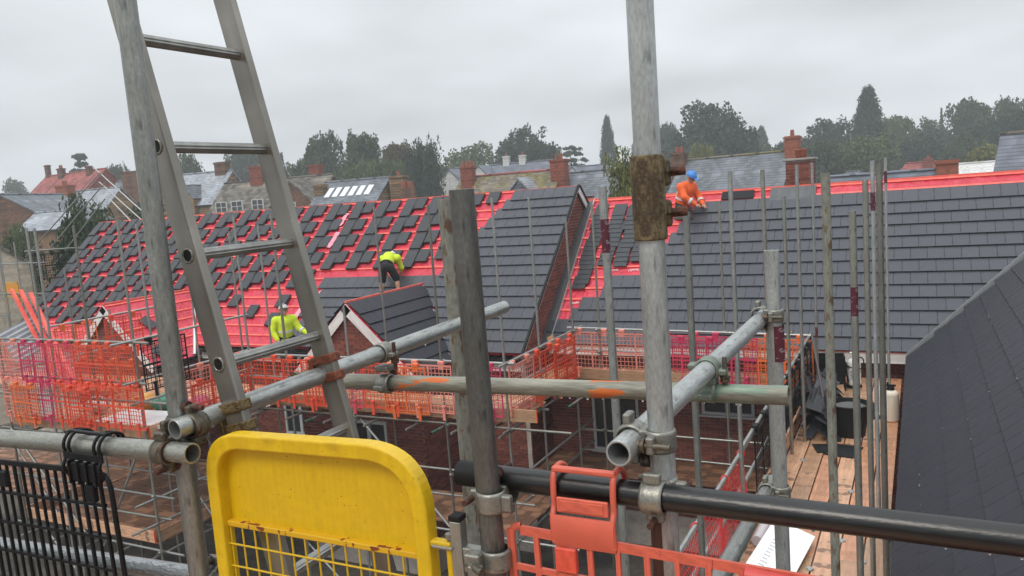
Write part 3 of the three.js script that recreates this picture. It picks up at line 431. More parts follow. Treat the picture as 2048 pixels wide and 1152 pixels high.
    if (g.win) { const f = part('window', merge([box(g.win, 0.1, 0.1, 0, g.win * 0.7, 0), box(g.win, 0.1, 0.12, 0, -g.win * 0.7, 0), box(0.09, g.win * 1.4, 0.1, -g.win / 2, 0, 0), box(0.09, g.win * 1.4, 0.1, g.win / 2, 0, 0), box(0.07, g.win * 1.4, 0.1, 0, 0, 0)]), B.white, gw); f.position.set(0, gt - gh - g.win * 0.45, g.z + 0.03); part('pane', box(g.win, g.win * 1.4, 0.04, 0, gt - gh - g.win * 0.45, g.z + 0.012), B.dark, gw); }
  }
  return h;
}
const CM = (x, top, w, mat, pots = 0, z = 0, h = 2.2, d) => ({ x, top, w, mat, pots, z, h, d });
bgHouse('hall', 'hall with a long pale red tiled roof and a red brick gable', { x: -92.8, z: -63.1, yaw: -4, ridge: 6.5, eave: 2.6, L: 13.2, wall: B.redBrick, roof: B.redRoof, chimneys: [CM(-5.9, 7.9, 0.6, B.brownBrick, 0), CM(-2.2, 7.2, 0.8, B.brownBrick, 2, 0.4), CM(4.0, 7.0, 0.7, B.brownBrick, 0, 0.5)] });
bgHouse('town_house', 'brown brick house gable above a slate lean-to', { x: -68.5, z: -42.5, yaw: 117, ridge: 2.95, eave: 0.5, half: 4.2, L: 9, wall: B.brownBrick, roof: B.slate, windows: [{ x: 4.42, y: -1.4, z: -2.2, w: 1.1, h: 1.5, turn: Math.PI / 2 }] });
bgHouse('outhouse', 'timber clad outhouse under a small slate roof behind the scaffold tower', { x: -56.4, z: -36.4, yaw: 24, ridge: 1.12, eave: 0.0, L: 3.2, half: 2.2, wall: B.timber, roof: B.slatePale });
bgHouse('town_house', 'house with a pale slate roof and a red brick chimney', { x: -71.3, z: -50.3, yaw: 8, ridge: 3.35, eave: 1.5, L: 6.6, wall: B.stone, roof: B.slatePale, chimneys: [CM(-2.4, 3.95, 1.35, M.terracotta, 2, 1.2, 2.6)] });
bgHouse('town_house', 'small slate roofed house with one square stone chimney', { x: -74.5, z: -58.5, yaw: 20, ridge: 4.4, eave: 2.2, L: 6.5, wall: B.stone, roof: B.slate, chimneys: [CM(0.4, 5.2, 1.7, B.brownBrick, 0, 2.6, 3.4)] });
bgHouse('town_house', 'stone house with a slate roof and two gabled stone dormers', { x: -63.7, z: -57.4, yaw: 10, ridge: 4.31, eave: 1.3, L: 6.2, wall: B.stone, roof: B.slatePale, chimneys: [CM(1.9, 5.2, 1.2, B.brownBrick, 0, 0, 2)], gables: [{ x: -1.9, top: 3.1, half: 0.8, z: 3.7, mat: B.stone, roof: B.slate, win: 0.6, k: 1.3, bot: -1 }, { x: 0.2, top: 3.05, half: 0.95, z: 3.9, mat: B.stone, roof: B.slate, win: 0.75, k: 1.3, bot: -1 }] });
bgHouse('town_house', 'long stone tiled house with white sash dormer windows', { x: -53.2, z: -56.1, yaw: 10, ridge: 2.9, eave: 0.1, L: 11.8, wall: B.brownBrick, roof: B.stoneRoof, chimneys: [CM(-2.0, 4.25, 1.3, B.redBrick, 0, 0, 2.2, 1), CM(3.9, 3.9, 1.0, B.redBrick, 0, -0.5, 2.2, 1)], windows: [-4.3, -2.6, -0.4].map((x) => ({ x, y: 0.62, z: 2.9, w: 1.15, h: 1.0 })), gables: [{ x: 3.6, top: 2.5, half: 2.2, z: 3.6, mat: B.brownBrick, roof: B.stoneRoof, win: 0.7, bot: -2 }] });
bgHouse('town_house', 'slate roofed house with a row of six white rooflights', { x: -42, z: -53.6, yaw: 8, ridge: 2.05, eave: 0.4, L: 6.3, half: 2.4, wall: B.stone, roof: B.slate, skylights: [-1.9, -1.15, -0.4, 0.35, 1.1, 1.85].map((x) => ({ x, w: 0.46, h: 1.3, t: 1.75 })), chimneys: [CM(-2.85, 1.9, 0.9, B.stone, 0, 1.2, 1.8), CM(4.0, 2.1, 1.25, B.stone, 1, 0.2, 2.6)] });
{ const c = thing('chimney_stack', 'pair of red clay chimney pots on a low brick stack', 'chimney', [-36.0, 0, -52.2], 0.4); part('stack', boxUV(box(1.15, 9.2, 0.7, 0, 4.6, 0)), B.brownBrick, c); for (const k of [-1, 1]) part('chimney_pot', new THREE.CylinderGeometry(0.24, 0.25, 0.65, 12), M.terracotta, c).position.set(k * 0.27, 9.4, 0); }
bgHouse('town_house', 'white rendered houses under slate with white gables and two white chimneys', { x: -50.7, z: -95.9, yaw: 8, ridge: 3.95, eave: 0.3, L: 15.5, wall: B.white, roof: B.slateBlue, chimneys: [CM(1.0, 5.0, 0.85, B.white, 1), CM(3.3, 4.95, 0.85, B.white, 1)], gables: [{ x: -5.6, top: 3.7, half: 2.3, z: 4.6, mat: B.white, k: 1 }, { x: -1.3, top: 3.85, half: 2.7, z: 4.8, mat: B.white, k: 1 }] });
bgHouse('town_house', 'further white rendered house with one white gable beside the brick chimney', { x: -40.1, z: -106.6, yaw: 12, ridge: 3.05, eave: -0.6, L: 16, wall: B.white, roof: B.slateBlue, gables: [{ x: -3.4, top: 2.95, half: 3.0, z: 4.6, mat: B.white, k: 1 }] });
bgHouse('town_house', 'low house with a mossy stone tiled roof and brick chimneys', { x: -27.9, z: -54.3, yaw: 2, ridge: 1.48, eave: -0.9, L: 8.6, wall: B.stone, roof: B.mossRoof, ridgeMat: B.redRoof, chimneys: [CM(-3.3, 2.3, 0.95, B.redBrick, 3, 0.6, 2.2), CM(4.3, 2.2, 1.1, B.redBrick, 2, 0.5, 3.2, 1)], gables: [{ x: 2.0, top: 0.98, half: 0.85, z: 2.9, mat: B.slate, roof: B.slatePale, bot: -2 }] });
bgHouse('town_house', 'plain slate roofed house between the brick chimney and the leafy bush', { x: -20.9, z: -55.6, yaw: 2, ridge: 1.18, eave: -1.6, L: 6.6, wall: B.stone, roof: B.slate });
bgHouse('town_house', 'broad plain slate roof with a tall brick chimney at its end', { x: -11.3, z: -56.4, yaw: -11, ridge: 1.39, eave: -2.2, L: 8.2, wall: B.redBrick, roof: B.slate, ridgeMat: B.mossRoof, chimneys: [CM(-4.1, 2.0, 0.95, B.brownBrick, 2, 0.3, 2.2), CM(4.0, 2.35, 0.85, M.terracotta, 1, 0.2, 3.0)] });
bgHouse('town_house', 'low dark slate roof with a short brick chimney behind the red ridge strip', { x: -1.8, z: -44.8, yaw: 2, ridge: -0.42, eave: -2.6, L: 5.6, wall: B.redBrick, roof: B.slateBlue, chimneys: [CM(3.0, 0.02, 0.95, M.terracotta, 0, 0.2, 2)] });
bgHouse('bungalow', 'distant bungalow with a red hipped roof', { x: 0.2, z: -102, yaw: 4, ridge: 0.0, eave: -2.4, L: 7.5, half: 3.2, hip: 2.2, wall: B.redBrick, roof: B.redRoof, chimneys: [CM(0.6, 0.35, 0.9, B.redBrick, 1, 1)], skylights: [{ x: -1.3, w: 1.1, h: 0.7, t: 1.7 }] });
bgHouse('cottage', 'tiny distant cottage with a white gable', { x: -7.7, z: -114.1, yaw: 115, ridge: -0.5, eave: -1.9, L: 5, half: 1.5, wall: B.white, roof: B.slate });
bgHouse('shed', 'pale sheet roofed sheds among bushes beside the short brick chimney', { x: 3.9, z: -66, yaw: 5, ridge: -0.35, eave: -1.6, L: 4.2, half: 3, wall: B.white, roof: B.white });
bgHouse('town_house', 'slate roofed house with a stone gable and red scaffold tubes', { x: 7.4, z: -51.4, yaw: -16, ridge: 1.22, eave: -2.0, L: 7, half: 2.6, wall: B.redBrick, roof: B.slateBlue, ridgeMat: B.mossRoof });
for (const dx of [0, 0.35, 0.75]) { const a = V(4.05 + dx, 4.0, -42.4), b = V(4.5 + dx, 9.35, -42.0); const m = solo('scaffold_tube', tubeGeo(a.distanceTo(b), 0.05, 8), M.rustBright, 'red brown scaffold tube leaning before the stone gabled house', 'scaffold tube', 'red tubes by the far gable'); m.position.copy(a); aim(m, a, b); }
bgHouse('rendered_house', 'cream rendered house gable behind the ladder tower', { x: -38.6, z: -19.05, yaw: 156, ridge: 1.2, eave: -1.35, half: 3.2, L: 7, wall: B.cream, roof: B.stoneRoof });

// ───────────────────────── trees ─────────────────────────
function crownGeo(seed, kind, nc, nl, leaf) {
  srand(seed); const P = [], C = [], q = V(), u = V(), w = V(), n = V();
  const A = { round: 1.9, poplar: 6.5, conifer: 4.4, cedar: 1.9, willow: 1.8, pine: 2.0 }[kind];
  const lobes = []; for (let k = 0; k < 9; k++) { const a = rnd() * 6.283, h = rr(0.25, 0.85); lobes.push([Math.cos(a) * rr(0.2, 0.5), h * A, Math.sin(a) * rr(0.2, 0.5), rr(0.36, 0.58)]); }
  lobes.push([0, A * 0.72, 0, 0.5]); lobes.push([0, A * 0.4, 0, 0.7]);
  if (kind === 'round' || kind === 'willow' || kind === 'poplar') for (let k = 0; k < 520; k++) { // inner foliage
    let c; if (kind === 'poplar') { const t = rnd(), pr = Math.pow(Math.sin(Math.PI * Math.min(1, t * 0.86 + 0.12)), 0.7) * (1 - 0.25 * t) * 0.72 * Math.sqrt(rnd()), th = rnd() * 6.283; c = V(pr * Math.cos(th), t * A * 0.9, pr * Math.sin(th)); } else { const L = lobes[k % lobes.length], rad = L[3] * 0.74 * Math.cbrt(rnd()), th = rnd() * 6.283, z = rr(-1, 1); c = V(L[0] + rad * Math.sqrt(1 - z * z) * Math.cos(th), L[1] + rad * z * (A / 1.9), L[2] + rad * Math.sqrt(1 - z * z) * Math.sin(th)); }
    n.set(rr(-1, 1), rr(-0.6, 1), rr(-1, 1)).normalize(); u.set(rr(-1, 1), rr(-1, 1), rr(-1, 1)).cross(n).normalize(); w.crossVectors(n, u); const s = rr(0.07, 0.12), t2 = rr(0.75, 1.1);
    P.push(c.x - u.x * s, c.y - u.y * s, c.z - u.z * s, c.x + w.x * s, c.y + w.y * s, c.z + w.z * s, c.x + u.x * s, c.y + u.y * s, c.z + u.z * s); for (let q2 = 0; q2 < 3; q2++) C.push(t2, t2, t2);
  }
  for (let k = 0; k < nc; k++) {
    let c = V(), rc = 0.16, flat = 1;
    if (kind === 'round' || kind === 'willow') { const L = lobes[Math.floor(rnd() * lobes.length)], th = rnd() * 6.283, z = rr(-0.75, 1), rad = L[3] * Math.cbrt(rr(0.45, 1)); c.set(L[0] + rad * Math.sqrt(1 - z * z) * Math.cos(th), L[1] + rad * z * (A / 1.9), L[2] + rad * Math.sqrt(1 - z * z) * Math.sin(th)); rc = rr(0.10, 0.19); if (kind === 'willow') flat = 1.9; c.y = Math.min(c.y, A * rr(0.93, 1)); }
    else if (kind === 'poplar') { const t = rnd(), pr = Math.pow(Math.sin(Math.PI * Math.min(1, t * 0.86 + 0.12)), 0.7) * (1 - 0.25 * t), th = rnd() * 6.283, r = pr * Math.sqrt(rr(0.3, 1)); c.set(r * Math.cos(th), t * A * 0.97, r * Math.sin(th)); rc = rr(0.16, 0.28); flat = 1.8; }
    else if (kind === 'conifer') { const t = rnd(), pr = (1 - t) * (0.75 + 0.35 * Math.sin(t * 40)), th = rnd() * 6.283, r = pr * Math.sqrt(rr(0.2, 1)); c.set(r * Math.cos(th), t * A, r * Math.sin(th)); rc = rr(0.10, 0.18) * (1.1 - 0.6 * t); flat = 0.8; }
    else { const tier = Math.floor(rnd() * 8), t = (tier + 0.5) / 8, pr = kind === 'cedar' ? 1.05 - 0.85 * t : 0.5 + 0.5 * Math.sin(t * 3), th = Math.floor(rnd() * 7) / 7 * 6.283 + tier * 1.3 + rr(-0.25, 0.25), r = pr * rr(0.1, 1); c.set(r * Math.cos(th), A * (0.1 + 0.88 * t) + rr(-0.04, 0.04) - 0.1 * r, r * Math.sin(th)); rc = rr(0.12, 0.2); flat = 0.32; }
    const tint = rr(0.7, 1.3), warm = rr(-0.1, 0.12);
    for (let l = 0; l < nl; l++) {
      do q.set(rr(-1, 1), rr(-1, 1), rr(-1, 1)); while (q.lengthSq() > 1);
      q.set(c.x + q.x * rc, c.y + q.y * rc * flat, c.z + q.z * rc); if (q.y < 0) continue;
      n.set(rr(-1, 1), rr(-0.6, 1), rr(-1, 1)).normalize(); u.set(rr(-1, 1), rr(-1, 1), rr(-1, 1)).cross(n).normalize(); w.crossVectors(n, u);
      const s = leaf * rr(0.55, 1.25), s2 = s * rr(0.5, 0.8), t2 = tint * rr(0.85, 1.15);
      const a = [q.x - u.x * s, q.y - u.y * s, q.z - u.z * s], b = [q.x + w.x * s2, q.y + w.y * s2, q.z + w.z * s2], d = [q.x + u.x * s, q.y + u.y * s, q.z + u.z * s], e = [q.x - w.x * s2, q.y - w.y * s2, q.z - w.z * s2];
      P.push(...a, ...b, ...d, ...a, ...d, ...e); for (let k2 = 0; k2 < 6; k2++) C.push(t2 * (1 + warm), t2, t2 * (1 - warm * 0.5));
    }
  }
  const g = new THREE.BufferGeometry(); g.setAttribute('position', new THREE.Float32BufferAttribute(P, 3)); g.setAttribute('color', new THREE.Float32BufferAttribute(C, 3)); g.computeVertexNormals(); g.setAttribute('uv', new THREE.Float32BufferAttribute(new Float32Array(P.length / 3 * 2), 2)); g.userData.A = A; return g;
}
const crowns = { round: [crownGeo(501, 'round', 290, 42, 0.04), crownGeo(502, 'round', 290, 42, 0.04), crownGeo(503, 'round', 330, 42, 0.04), crownGeo(504, 'round', 260, 42, 0.042)], poplar: [crownGeo(511, 'poplar', 420, 42, 0.065)], conifer: [crownGeo(521, 'conifer', 190, 30, 0.07)], fine: [crownGeo(561, 'round', 460, 44, 0.032), crownGeo(562, 'round', 460, 44, 0.032)], cedar: [crownGeo(531, 'cedar', 120, 40, 0.06)], willow: [crownGeo(541, 'willow', 300, 42, 0.04)], pine: [crownGeo(551, 'pine', 110, 40, 0.06)] };
const leafM = (r, g, b) => S({ color: lin(r, g, b), roughness: 0.9, vertexColors: true, side: THREE.DoubleSide });
const FM = [leafM(0.042, 0.068, 0.028), leafM(0.026, 0.046, 0.024), leafM(0.075, 0.105, 0.034), leafM(0.13, 0.14, 0.036), leafM(0.085, 0.064, 0.028), leafM(0.036, 0.058, 0.034)];
const bark = S({ color: lin(0.075, 0.06, 0.045), roughness: 1, map: brickG });
function trunkGeo(h, r, seed, spread, crownBase) {
  srand(seed); const gs = [new THREE.CylinderGeometry(r * 0.35, r, h * 0.92, 8, 3)]; gs[0].translate(0, h * 0.46, 0);
  for (let k = 0; k < 7; k++) { const y = crownBase + (h * 0.85 - crownBase) * rnd(), a = rnd() * 6.283, l = spread * rr(0.45, 0.8); const A = V(0, y, 0), Bp = V(Math.cos(a) * l, y + l * rr(0.3, 0.8), Math.sin(a) * l); const d = A.distanceTo(Bp), g = new THREE.CylinderGeometry(r * 0.12, r * 0.34, d, 6); g.translate(0, d / 2, 0); g.applyQuaternion(new THREE.Quaternion().setFromUnitVectors(UP, Bp.clone().sub(A).normalize())); g.translate(A.x, A.y, A.z); gs.push(g); }
  return merge(gs);
}
let treeN = 0;
function tree(name, label, cat, kind, x, z, top, w, mat, group, v = 0, baseFrac = 0.22) {
  const H = top + CH, t = thing(name, label, cat, [x, 0, z], (treeN * 2.399) % 6.283, group); treeN++;
  const g = crowns[kind][v % crowns[kind].length], A = g.userData.A, R = w / 2, cb = H * baseFrac, sy = (H - cb) / (A * R);
  part('trunk', trunkGeo(H * 0.92, Math.max(0.12, w * 0.035), 900 + treeN, R, cb), bark, t);
  const c = part('crown', g, mat, t); c.scale.set(R * 1.08, R * sy, R * 1.08); c.position.y = cb; return t;
}
const belt = 'broad leafy tree in the misty tree line behind the rooftops', beltG = 'trees in the misty tree line';
tree('cedar_tree', 'dark cedar with flat spreading tiers above the red tiled hall', 'tree', 'cedar', -135.3, -93.5, 13.27, 6.6, FM[5], undefined, 0, 0.45);
[[-198.3, -119.5, 12.2, 7, 0], [-129.2, -96.2, 9.9, 5.6, 0], [-101.6, -88.5, 9.8, 5.8, 0], [-118.8, -116.8, 12.3, 9.6, 5], [-79.3, -92.9, 10.7, 7.6, 0], [-72.4, -93.5, 9.7, 7.8, 0], [-73.2, -125.5, 9.0, 13.6, 2], [-24.0, -98.9, 4.0, 3.6, 3], [-14.3, -156.3, 8.7, 10.9, 1], [-12.3, -119.7, 3.6, 6.6, 0], [-52.2, -166.3, 11.0, 6.4, 5], [-44.6, -155.5, 11.0, 5.9, 5], [-21.8, -166.8, 6.2, 8.4, 0], [-53.5, -113.4, 7.2, 7.1, 1], [-66.7, -84, 5.3, 6.8, 2], [-61.1, -84, 5.1, 6, 2], [-82.3, -90.8, 6.5, 4.8, 0], [-64.9, -144.5, 8.3, 6.4, 0], [-86, -100, 5.0, 8, 0], [-94, -104, 5.2, 8, 5], [-38, -140, 6.4, 10, 1], [-28, -150, 5.2, 10, 0]].forEach(([x, z, t, w, m], i) => tree('broadleaf_tree', belt, 'tree', 'round', x, z, t, w, FM[m], beltG, i));
tree('broadleaf_tree', 'tree with thinning brownish leaves between the dark evergreen and its green neighbours', 'tree', 'round', -64.7, -92.8, 7.7, 6.9, FM[4], undefined, 1);
tree('weeping_tree', 'dense dark drooping evergreen beside the stone chimney', 'tree', 'willow', -54.4, -83.2, 6.2, 5.6, FM[1], undefined, 0, 0.1);
tree('conifer_tree', 'pale misty conifer half hidden by the ladder stile', 'tree', 'conifer', -112.2, -120.1, 11.2, 5.4, FM[5]);
tree('broadleaf_tree', 'big dark ragged tree above the white rendered houses', 'tree', 'round', -61.4, -124.6, 11.05, 11.6, FM[1], undefined, 2);
tree('pine_tree', 'small dark pine right of the big ragged tree', 'tree', 'pine', -58.8, -140.3, 8.5, 6.6, FM[1], undefined, 0, 0.4);
tree('poplar_tree', 'slim pale poplar standing alone beside the sleeve-jointed upright', 'tree', 'poplar', -59.5, -163, 14.5, 4.0, FM[5], undefined, 0, 0.12);
tree('chestnut_tree', 'huge dark dome-shaped tree above the broad plain slate roof', 'tree', 'round', -30.2, -133.7, 12.3, 15.9, FM[1], undefined, 2, 0.1);
tree('poplar_tree', 'short rounded poplar in the gap right of the dome-shaped tree', 'tree', 'poplar', -32.3, -191.5, 10.7, 4.2, FM[5], undefined, 0, 0.2);
tree('poplar_tree', 'tall broad dark poplar towering over the wooded hill', 'tree', 'poplar', -7.8, -153, 13.4, 6.0, FM[1], undefined, 0, 0.1);
tree('willow_tree', 'pale green rounded willow below the tall dark poplar', 'tree', 'willow', -6.4, -122.7, 3.3, 9.4, FM[2], undefined, 0, 0.1);
tree('conifer_tree', 'thin spiky conifer poking above the wooded hill', 'tree', 'conifer', 4.0, -180.9, 10.3, 3.0, FM[1], undefined, 0, 0.3);
[[-4.4, -168.8, 8.5, 7.8, 2], [2.0, -179.5, 8.0, 12, 0], [8.7, -168.6, 10.2, 9.3, 0], [15.2, -164.5, 9.7, 9, 0], [10.6, -146.7, 5.0, 10.4, 1], [6.1, -136.7, 3.6, 9, 0], [6.5, -107, 1.2, 6, 3], [-0.7, -185.3, 6.5, 9.4, 1], [14, -150, 6.5, 10, 1], [20, -158, 9, 9, 0], [1, -150, 4.2, 10, 1], [-9, -140, 4, 9, 1], [-19, -150, 5.4, 9, 1], [10.5, -112, 2.0, 6, 3]].forEach(([x, z, t, w, m], i) => tree('broadleaf_tree', 'leafy tree on the wooded hill right of the dome-shaped tree', 'tree', 'round', x, z, t, w, FM[m], 'trees on the wooded hill', i + 1, 0.1));
tree('garden_bush', 'tall yellow green leafy bush rising behind the roof ridge at the sleeve coupler', 'bush', 'fine', -11.8, -35, 1.41, 3.0, FM[3], undefined, 1, 0.2);
tree('garden_shrub', 'large dark shrub behind the far end of the stripped roof', 'bush', 'fine', -32.3, -22.1, 0.98, 3.7, FM[0], undefined, 3, 0.08);
tree('garden_bush', 'bushy green garden tree behind the tall grey upright tube', 'bush', 'fine', -41.6, -33, 1.3, 3.6, FM[0], undefined, 0, 0.2);
tree('garden_bush', 'small green bush in front of the brown brick house', 'bush', 'fine', -47.6, -28.0, 0.35, 2.6, FM[2], undefined, 2, 0.2);
// distant wooded rise
{ const g = new THREE.PlaneGeometry(700, 160, 90, 20); g.rotateX(-Math.PI / 2); const p = g.attributes.position; for (let i = 0; i < p.count; i++) { const x = p.getX(i), z = p.getZ(i); p.setY(i, -0.5 + (9 + 7 * fbm(x * 0.012 + 5, z * 0.02 + 5, 4096, 5, 4) + 3 * fbm(x * 0.12 + 5, z * 0.12, 4096, 15, 3)) * Math.exp(-((z / 55) ** 2))); } g.computeVertexNormals(); const m = structure('hills', g, S({ color: lin(0.05, 0.07, 0.04), roughness: 1 })); m.position.set(-90, 0, -300); m.rotation.y = 0.45; }
// ───────────────────────── foreground scaffold around the camera's landing ─────────────────────────
const RT = 0.02415, mid3 = (a, b, s) => a.map((q, i) => q + (b[i] - q) * s);
function nearTube(a, b, mat, label, seg = 28) { const t = thing('scaffold_tube', label, 'scaffold tube', a.toArray()); aim(part('tube', tubeGeo(a.distanceTo(b), RT, seg, true), mat, t), a, b); t.userData.dir = undefined; delete t.userData.dir; return t; }
function farTube(a, b, mat, label, group, seg = 10) { const m = solo('scaffold_tube', tubeGeo(a.distanceTo(b), RT, seg), mat, label, 'scaffold tube', group); m.position.copy(a); return aim(m, a, b); }
const bandLathe = new THREE.LatheGeometry([[0.0246, -0.021], [0.0246, 0.021], [0.0285, 0.021], [0.0315, 0.016], [0.0305, 0.006], [0.0305, -0.006], [0.0315, -0.016], [0.0285, -0.021], [0.0246, -0.021]].map((q) => new THREE.Vector2(...q)), 22);
function oriented(g, x, y, z, p) { g = g.clone(); g.applyMatrix4(new THREE.Matrix4().makeBasis(x, y, z).setPosition(p)); return g; }
// a double coupler: one band on tube A at p, one on tube B a tube's width further along n, each closed by a bolted flap
function coupler(parent, p, A, B, n, mat = M.coupler, boltMat = M.couplerDark, gap = 0.053) {
  A = A.clone().normalize(); B = B.clone().normalize(); n = n.clone().addScaledVector(A, -n.dot(A)).normalize();
  const o = parent.position, pa = p.clone().sub(o), pb = pa.clone().addScaledVector(n, gap), gs = [], bolts = [];
  const one = (c, axis, nn, sgn) => {
    const s = V().crossVectors(axis, nn).normalize(), n2 = V().crossVectors(s, axis).normalize();
    gs.push(oriented(bandLathe, s, axis, V().crossVectors(s, axis), c));
    for (const k of [1, -1]) gs.push(oriented(rbox(0.022, 0.034, 0.016, 0.005), s, axis, V().crossVectors(s, axis), c.clone().addScaledVector(s, 0.038 * k * sgn).addScaledVector(n2, k * 0.006)));
    const q = c.clone().addScaledVector(s, 0.043 * sgn);
    bolts.push(bar(q.clone().addScaledVector(n2, -0.032), q.clone().addScaledVector(n2, 0.055), 0.0062, 10));
    const nut = new THREE.CylinderGeometry(0.0125, 0.0125, 0.013, 6); bolts.push(oriented(nut, s, n2, V().crossVectors(s, n2), q.clone().addScaledVector(n2, 0.026)));
    bolts.push(oriented(new THREE.CylinderGeometry(0.0135, 0.0135, 0.004, 14), s, n2, V().crossVectors(s, n2), q.clone().addScaledVector(n2, 0.0175)));
  };
  one(pa, A, n, 1); one(pb, B, n.clone().negate(), -1);
  gs.push(oriented(rbox(0.046, 0.02, 0.046, 0.006), A, n, V().crossVectors(A, n), pa.clone().addScaledVector(n, gap / 2)));
  const c = part('coupler', merge(gs), mat, parent); part('bolt', merge(bolts), boltMat, c); return c;
}
function paintBand(t, y0, y1, mat = M.maroon) { const g = new THREE.CylinderGeometry(RT + 0.0004, RT + 0.0004, y1 - y0, 28, 1, true); const m = part('paint_band', g, mat, t); m.position.y = (y0 + y1) / 2 + CH - t.position.y; return m; }

// uprights
const stdA = nearTube(W(-1.5945, -1.9, -1.265), W(-1.597, 1.05, -1.265), M.galvB, 'weathered grey upright tube in front of the ladder, beside the black guard');
coupler(stdA, W(-1.5945, -0.545, -1.265), Y1, X1, V(0, 0, 1), M.couplerDark, M.rust);
coupler(stdA, W(-1.595, -0.492, -1.265), Y1, Z1, V(1, 0, 0), M.couplerDark, M.rust);
coupler(stdA, W(-1.5945, -0.90, -1.265), Y1, X1, V(0, 0, -1), M.coupler, M.couplerDark);
const stdS = nearTube(W(-0.4395, -1.9, -1.385), W(-0.4295, 0.9, -1.385), M.galvC, 'tall galvanised upright tube joined by a stained brown sleeve coupler');
{ // sleeve coupler joining two lengths
  const o = stdS.position, c = W(-0.434, -0.027, -1.385).sub(o), gs = [], bl = [];
  const pr = [[0.0246, -0.076], [0.029, -0.076], [0.0305, -0.073], [0.0305, 0.073], [0.029, 0.076], [0.0246, 0.076], [0.0246, -0.076]];
  const l = cylUV(new THREE.LatheGeometry(pr.map((q) => new THREE.Vector2(...q)), 32), 5); l.translate(c.x, c.y, c.z); gs.push(l);
  const side = V(0.8, 0, -0.6).normalize();
  for (const ddy of [0.044, -0.03]) gs.push(oriented(rbox(0.02, 0.05, 0.026, 0.008), side, Y1, V().crossVectors(side, Y1), c.clone().addScaledVector(side, 0.031).add(V(0, ddy, 0))));
  const s = part('sleeve_coupler', merge(gs), M.sleeve, stdS);
  for (const dy of [0.044, -0.03]) { const q = c.clone().addScaledVector(side, 0.036); q.y += dy; const e = q.clone().addScaledVector(V(0.92, 0.03, -0.4).normalize(), 0.033); const g = merge([bar(q, e, 0.0085, 12), oriented(new THREE.CylinderGeometry(0.0185, 0.0185, 0.018, 6), V(0, 0, 1), V(0.92, 0, -0.4).normalize(), V(-0.4, 0, -0.92).normalize(), q.clone().addScaledVector(V(0.92, 0, -0.4).normalize(), 0.010))]); part('bolt', g, M.rust, s); }
}
coupler(stdS, W(-0.4375, -0.478, -1.385), Y1, Z1, V(-1, 0, 0), M.coupler, M.couplerDark);
coupler(stdS, W(-0.438, -0.571, -1.385), Y1, X1, V(0, 0, 1), M.coupler, M.rust);
paintBand(stdS, -1.2, -0.62, S({ color: lin(0.2, 0.1, 0.085), roughness: 0.45, map: galvT, metalness: 0.3 }));
const stdD = nearTube(W(-0.749, -1.9, -1.285), W(-0.765, 0.014, -1.285), M.galvF, 'short dark grey upright tube with a cut top beside the yellow gate');
coupler(stdD, W(-0.754, -0.595, -1.285), Y1, X1, V(0, 0, -1), M.coupler, M.rust);
const stdB = nearTube(W(-1.501, -4, -2.41), W(-1.51, -0.003, -2.41), M.rustTube, 'mottled brown upright tube standing close behind the short dark one');
const stdC = nearTube(W(-0.427, -4, -2.68), W(-0.434, -0.249, -2.68), M.galvC, 'upright tube with a maroon painted band below its coupler');
paintBand(stdC, -0.62, -0.50);
coupler(stdC, W(-0.4325, -0.466, -2.68), Y1, Z1, V(-1, 0, 0), M.coupler, M.couplerDark, 0.045);
coupler(stdC, W(-0.43, -1.075, -2.68), Y1, Z1, V(-1, 0, 0), M.coupler, M.couplerDark, 0.045);
// horizontals
const t1 = nearTube(W(-1.548, -0.488, -1.21), W(-1.438, -0.437, -2.67), M.galvA, 'long grey horizontal tube clamped to the ladder and running over the yard');
const t2 = nearTube(W(-0.488, -0.48, -1.295), W(-0.479, -0.482, -2.754), M.galvC, 'bright horizontal tube running from the sleeve-jointed upright to the maroon-banded one');
const midTubeT = tex(256, 512, (u, v) => { const a = fbm(u * 8, v * 12, 8, 205, 4), b = fbm(u * 3, v * 5, 3, 206, 3), s = fbm(u * 40, v * 40, 40, 207, 2); let c = 0.52 + 0.25 * (a - 0.5) + 0.12 * (s - 0.5), o = [c, c * 0.99, c * 0.9]; const in1 = v > 0.1 && v < 0.3, in2 = v > 0.62 && v < 0.72; if ((in1 || in2) && a * 0.6 + b * 0.4 > 0.525) o = [0.78, 0.36 + 0.1 * s, 0.2]; if (v > 0.76 && a > 0.5) o = [c * 0.85, c * 0.98, c * 0.86]; return o; });
const midMat = S({ map: midTubeT, roughness: 0.55, metalness: 0.2, bumpMap: galvB, bumpScale: 0.0008 });
const tM = thing('scaffold_tube', 'horizontal tube smeared with orange paint and green algae below the ladder clamp', 'scaffold tube', W(-1.66, -0.567, -1.97).toArray());
{ const a = W(-1.66, -0.567, -1.97), b = W(-0.29, -0.542, -1.97), g = tubeGeo(a.distanceTo(b), RT, 28, true), uv = g.attributes.uv; for (let i = 0; i < uv.count; i++) uv.setY(i, uv.getY(i) * 0.45 / a.distanceTo(b)); aim(part('tube', g, midMat, tM), a, b); }
coupler(t1, W(-1.492, -0.462, -1.95), Z1, X1, V(0, -1, 0), M.coupler, M.rust, 0.1);
coupler(t2, W(-0.485, -0.481, -1.965), Z1, X1, V(0, -1, 0), S({ color: lin(0.42, 0.5, 0.42), map: galvT, metalness: 0.4, roughness: 0.5 }), M.couplerDark, 0.058);
const tL = nearTube(W(-2.75, -0.582, -1.215), W(-1.503, -0.543, -1.215), M.galvE, 'pale worn horizontal tube that the black mesh guard hangs from');
const tBL = nearTube(W(-3.0, -0.985, -1.31), W(-1.56, -0.91, -1.31), M.galvShine, 'silvery wet horizontal tube crossing behind the black mesh guard');
const tRL = nearTube(W(-0.50, -1.06, -1.6), W(-0.473, -1.078, -2.775), M.galvB, 'dull horizontal tube at knee height beside the orange netting');
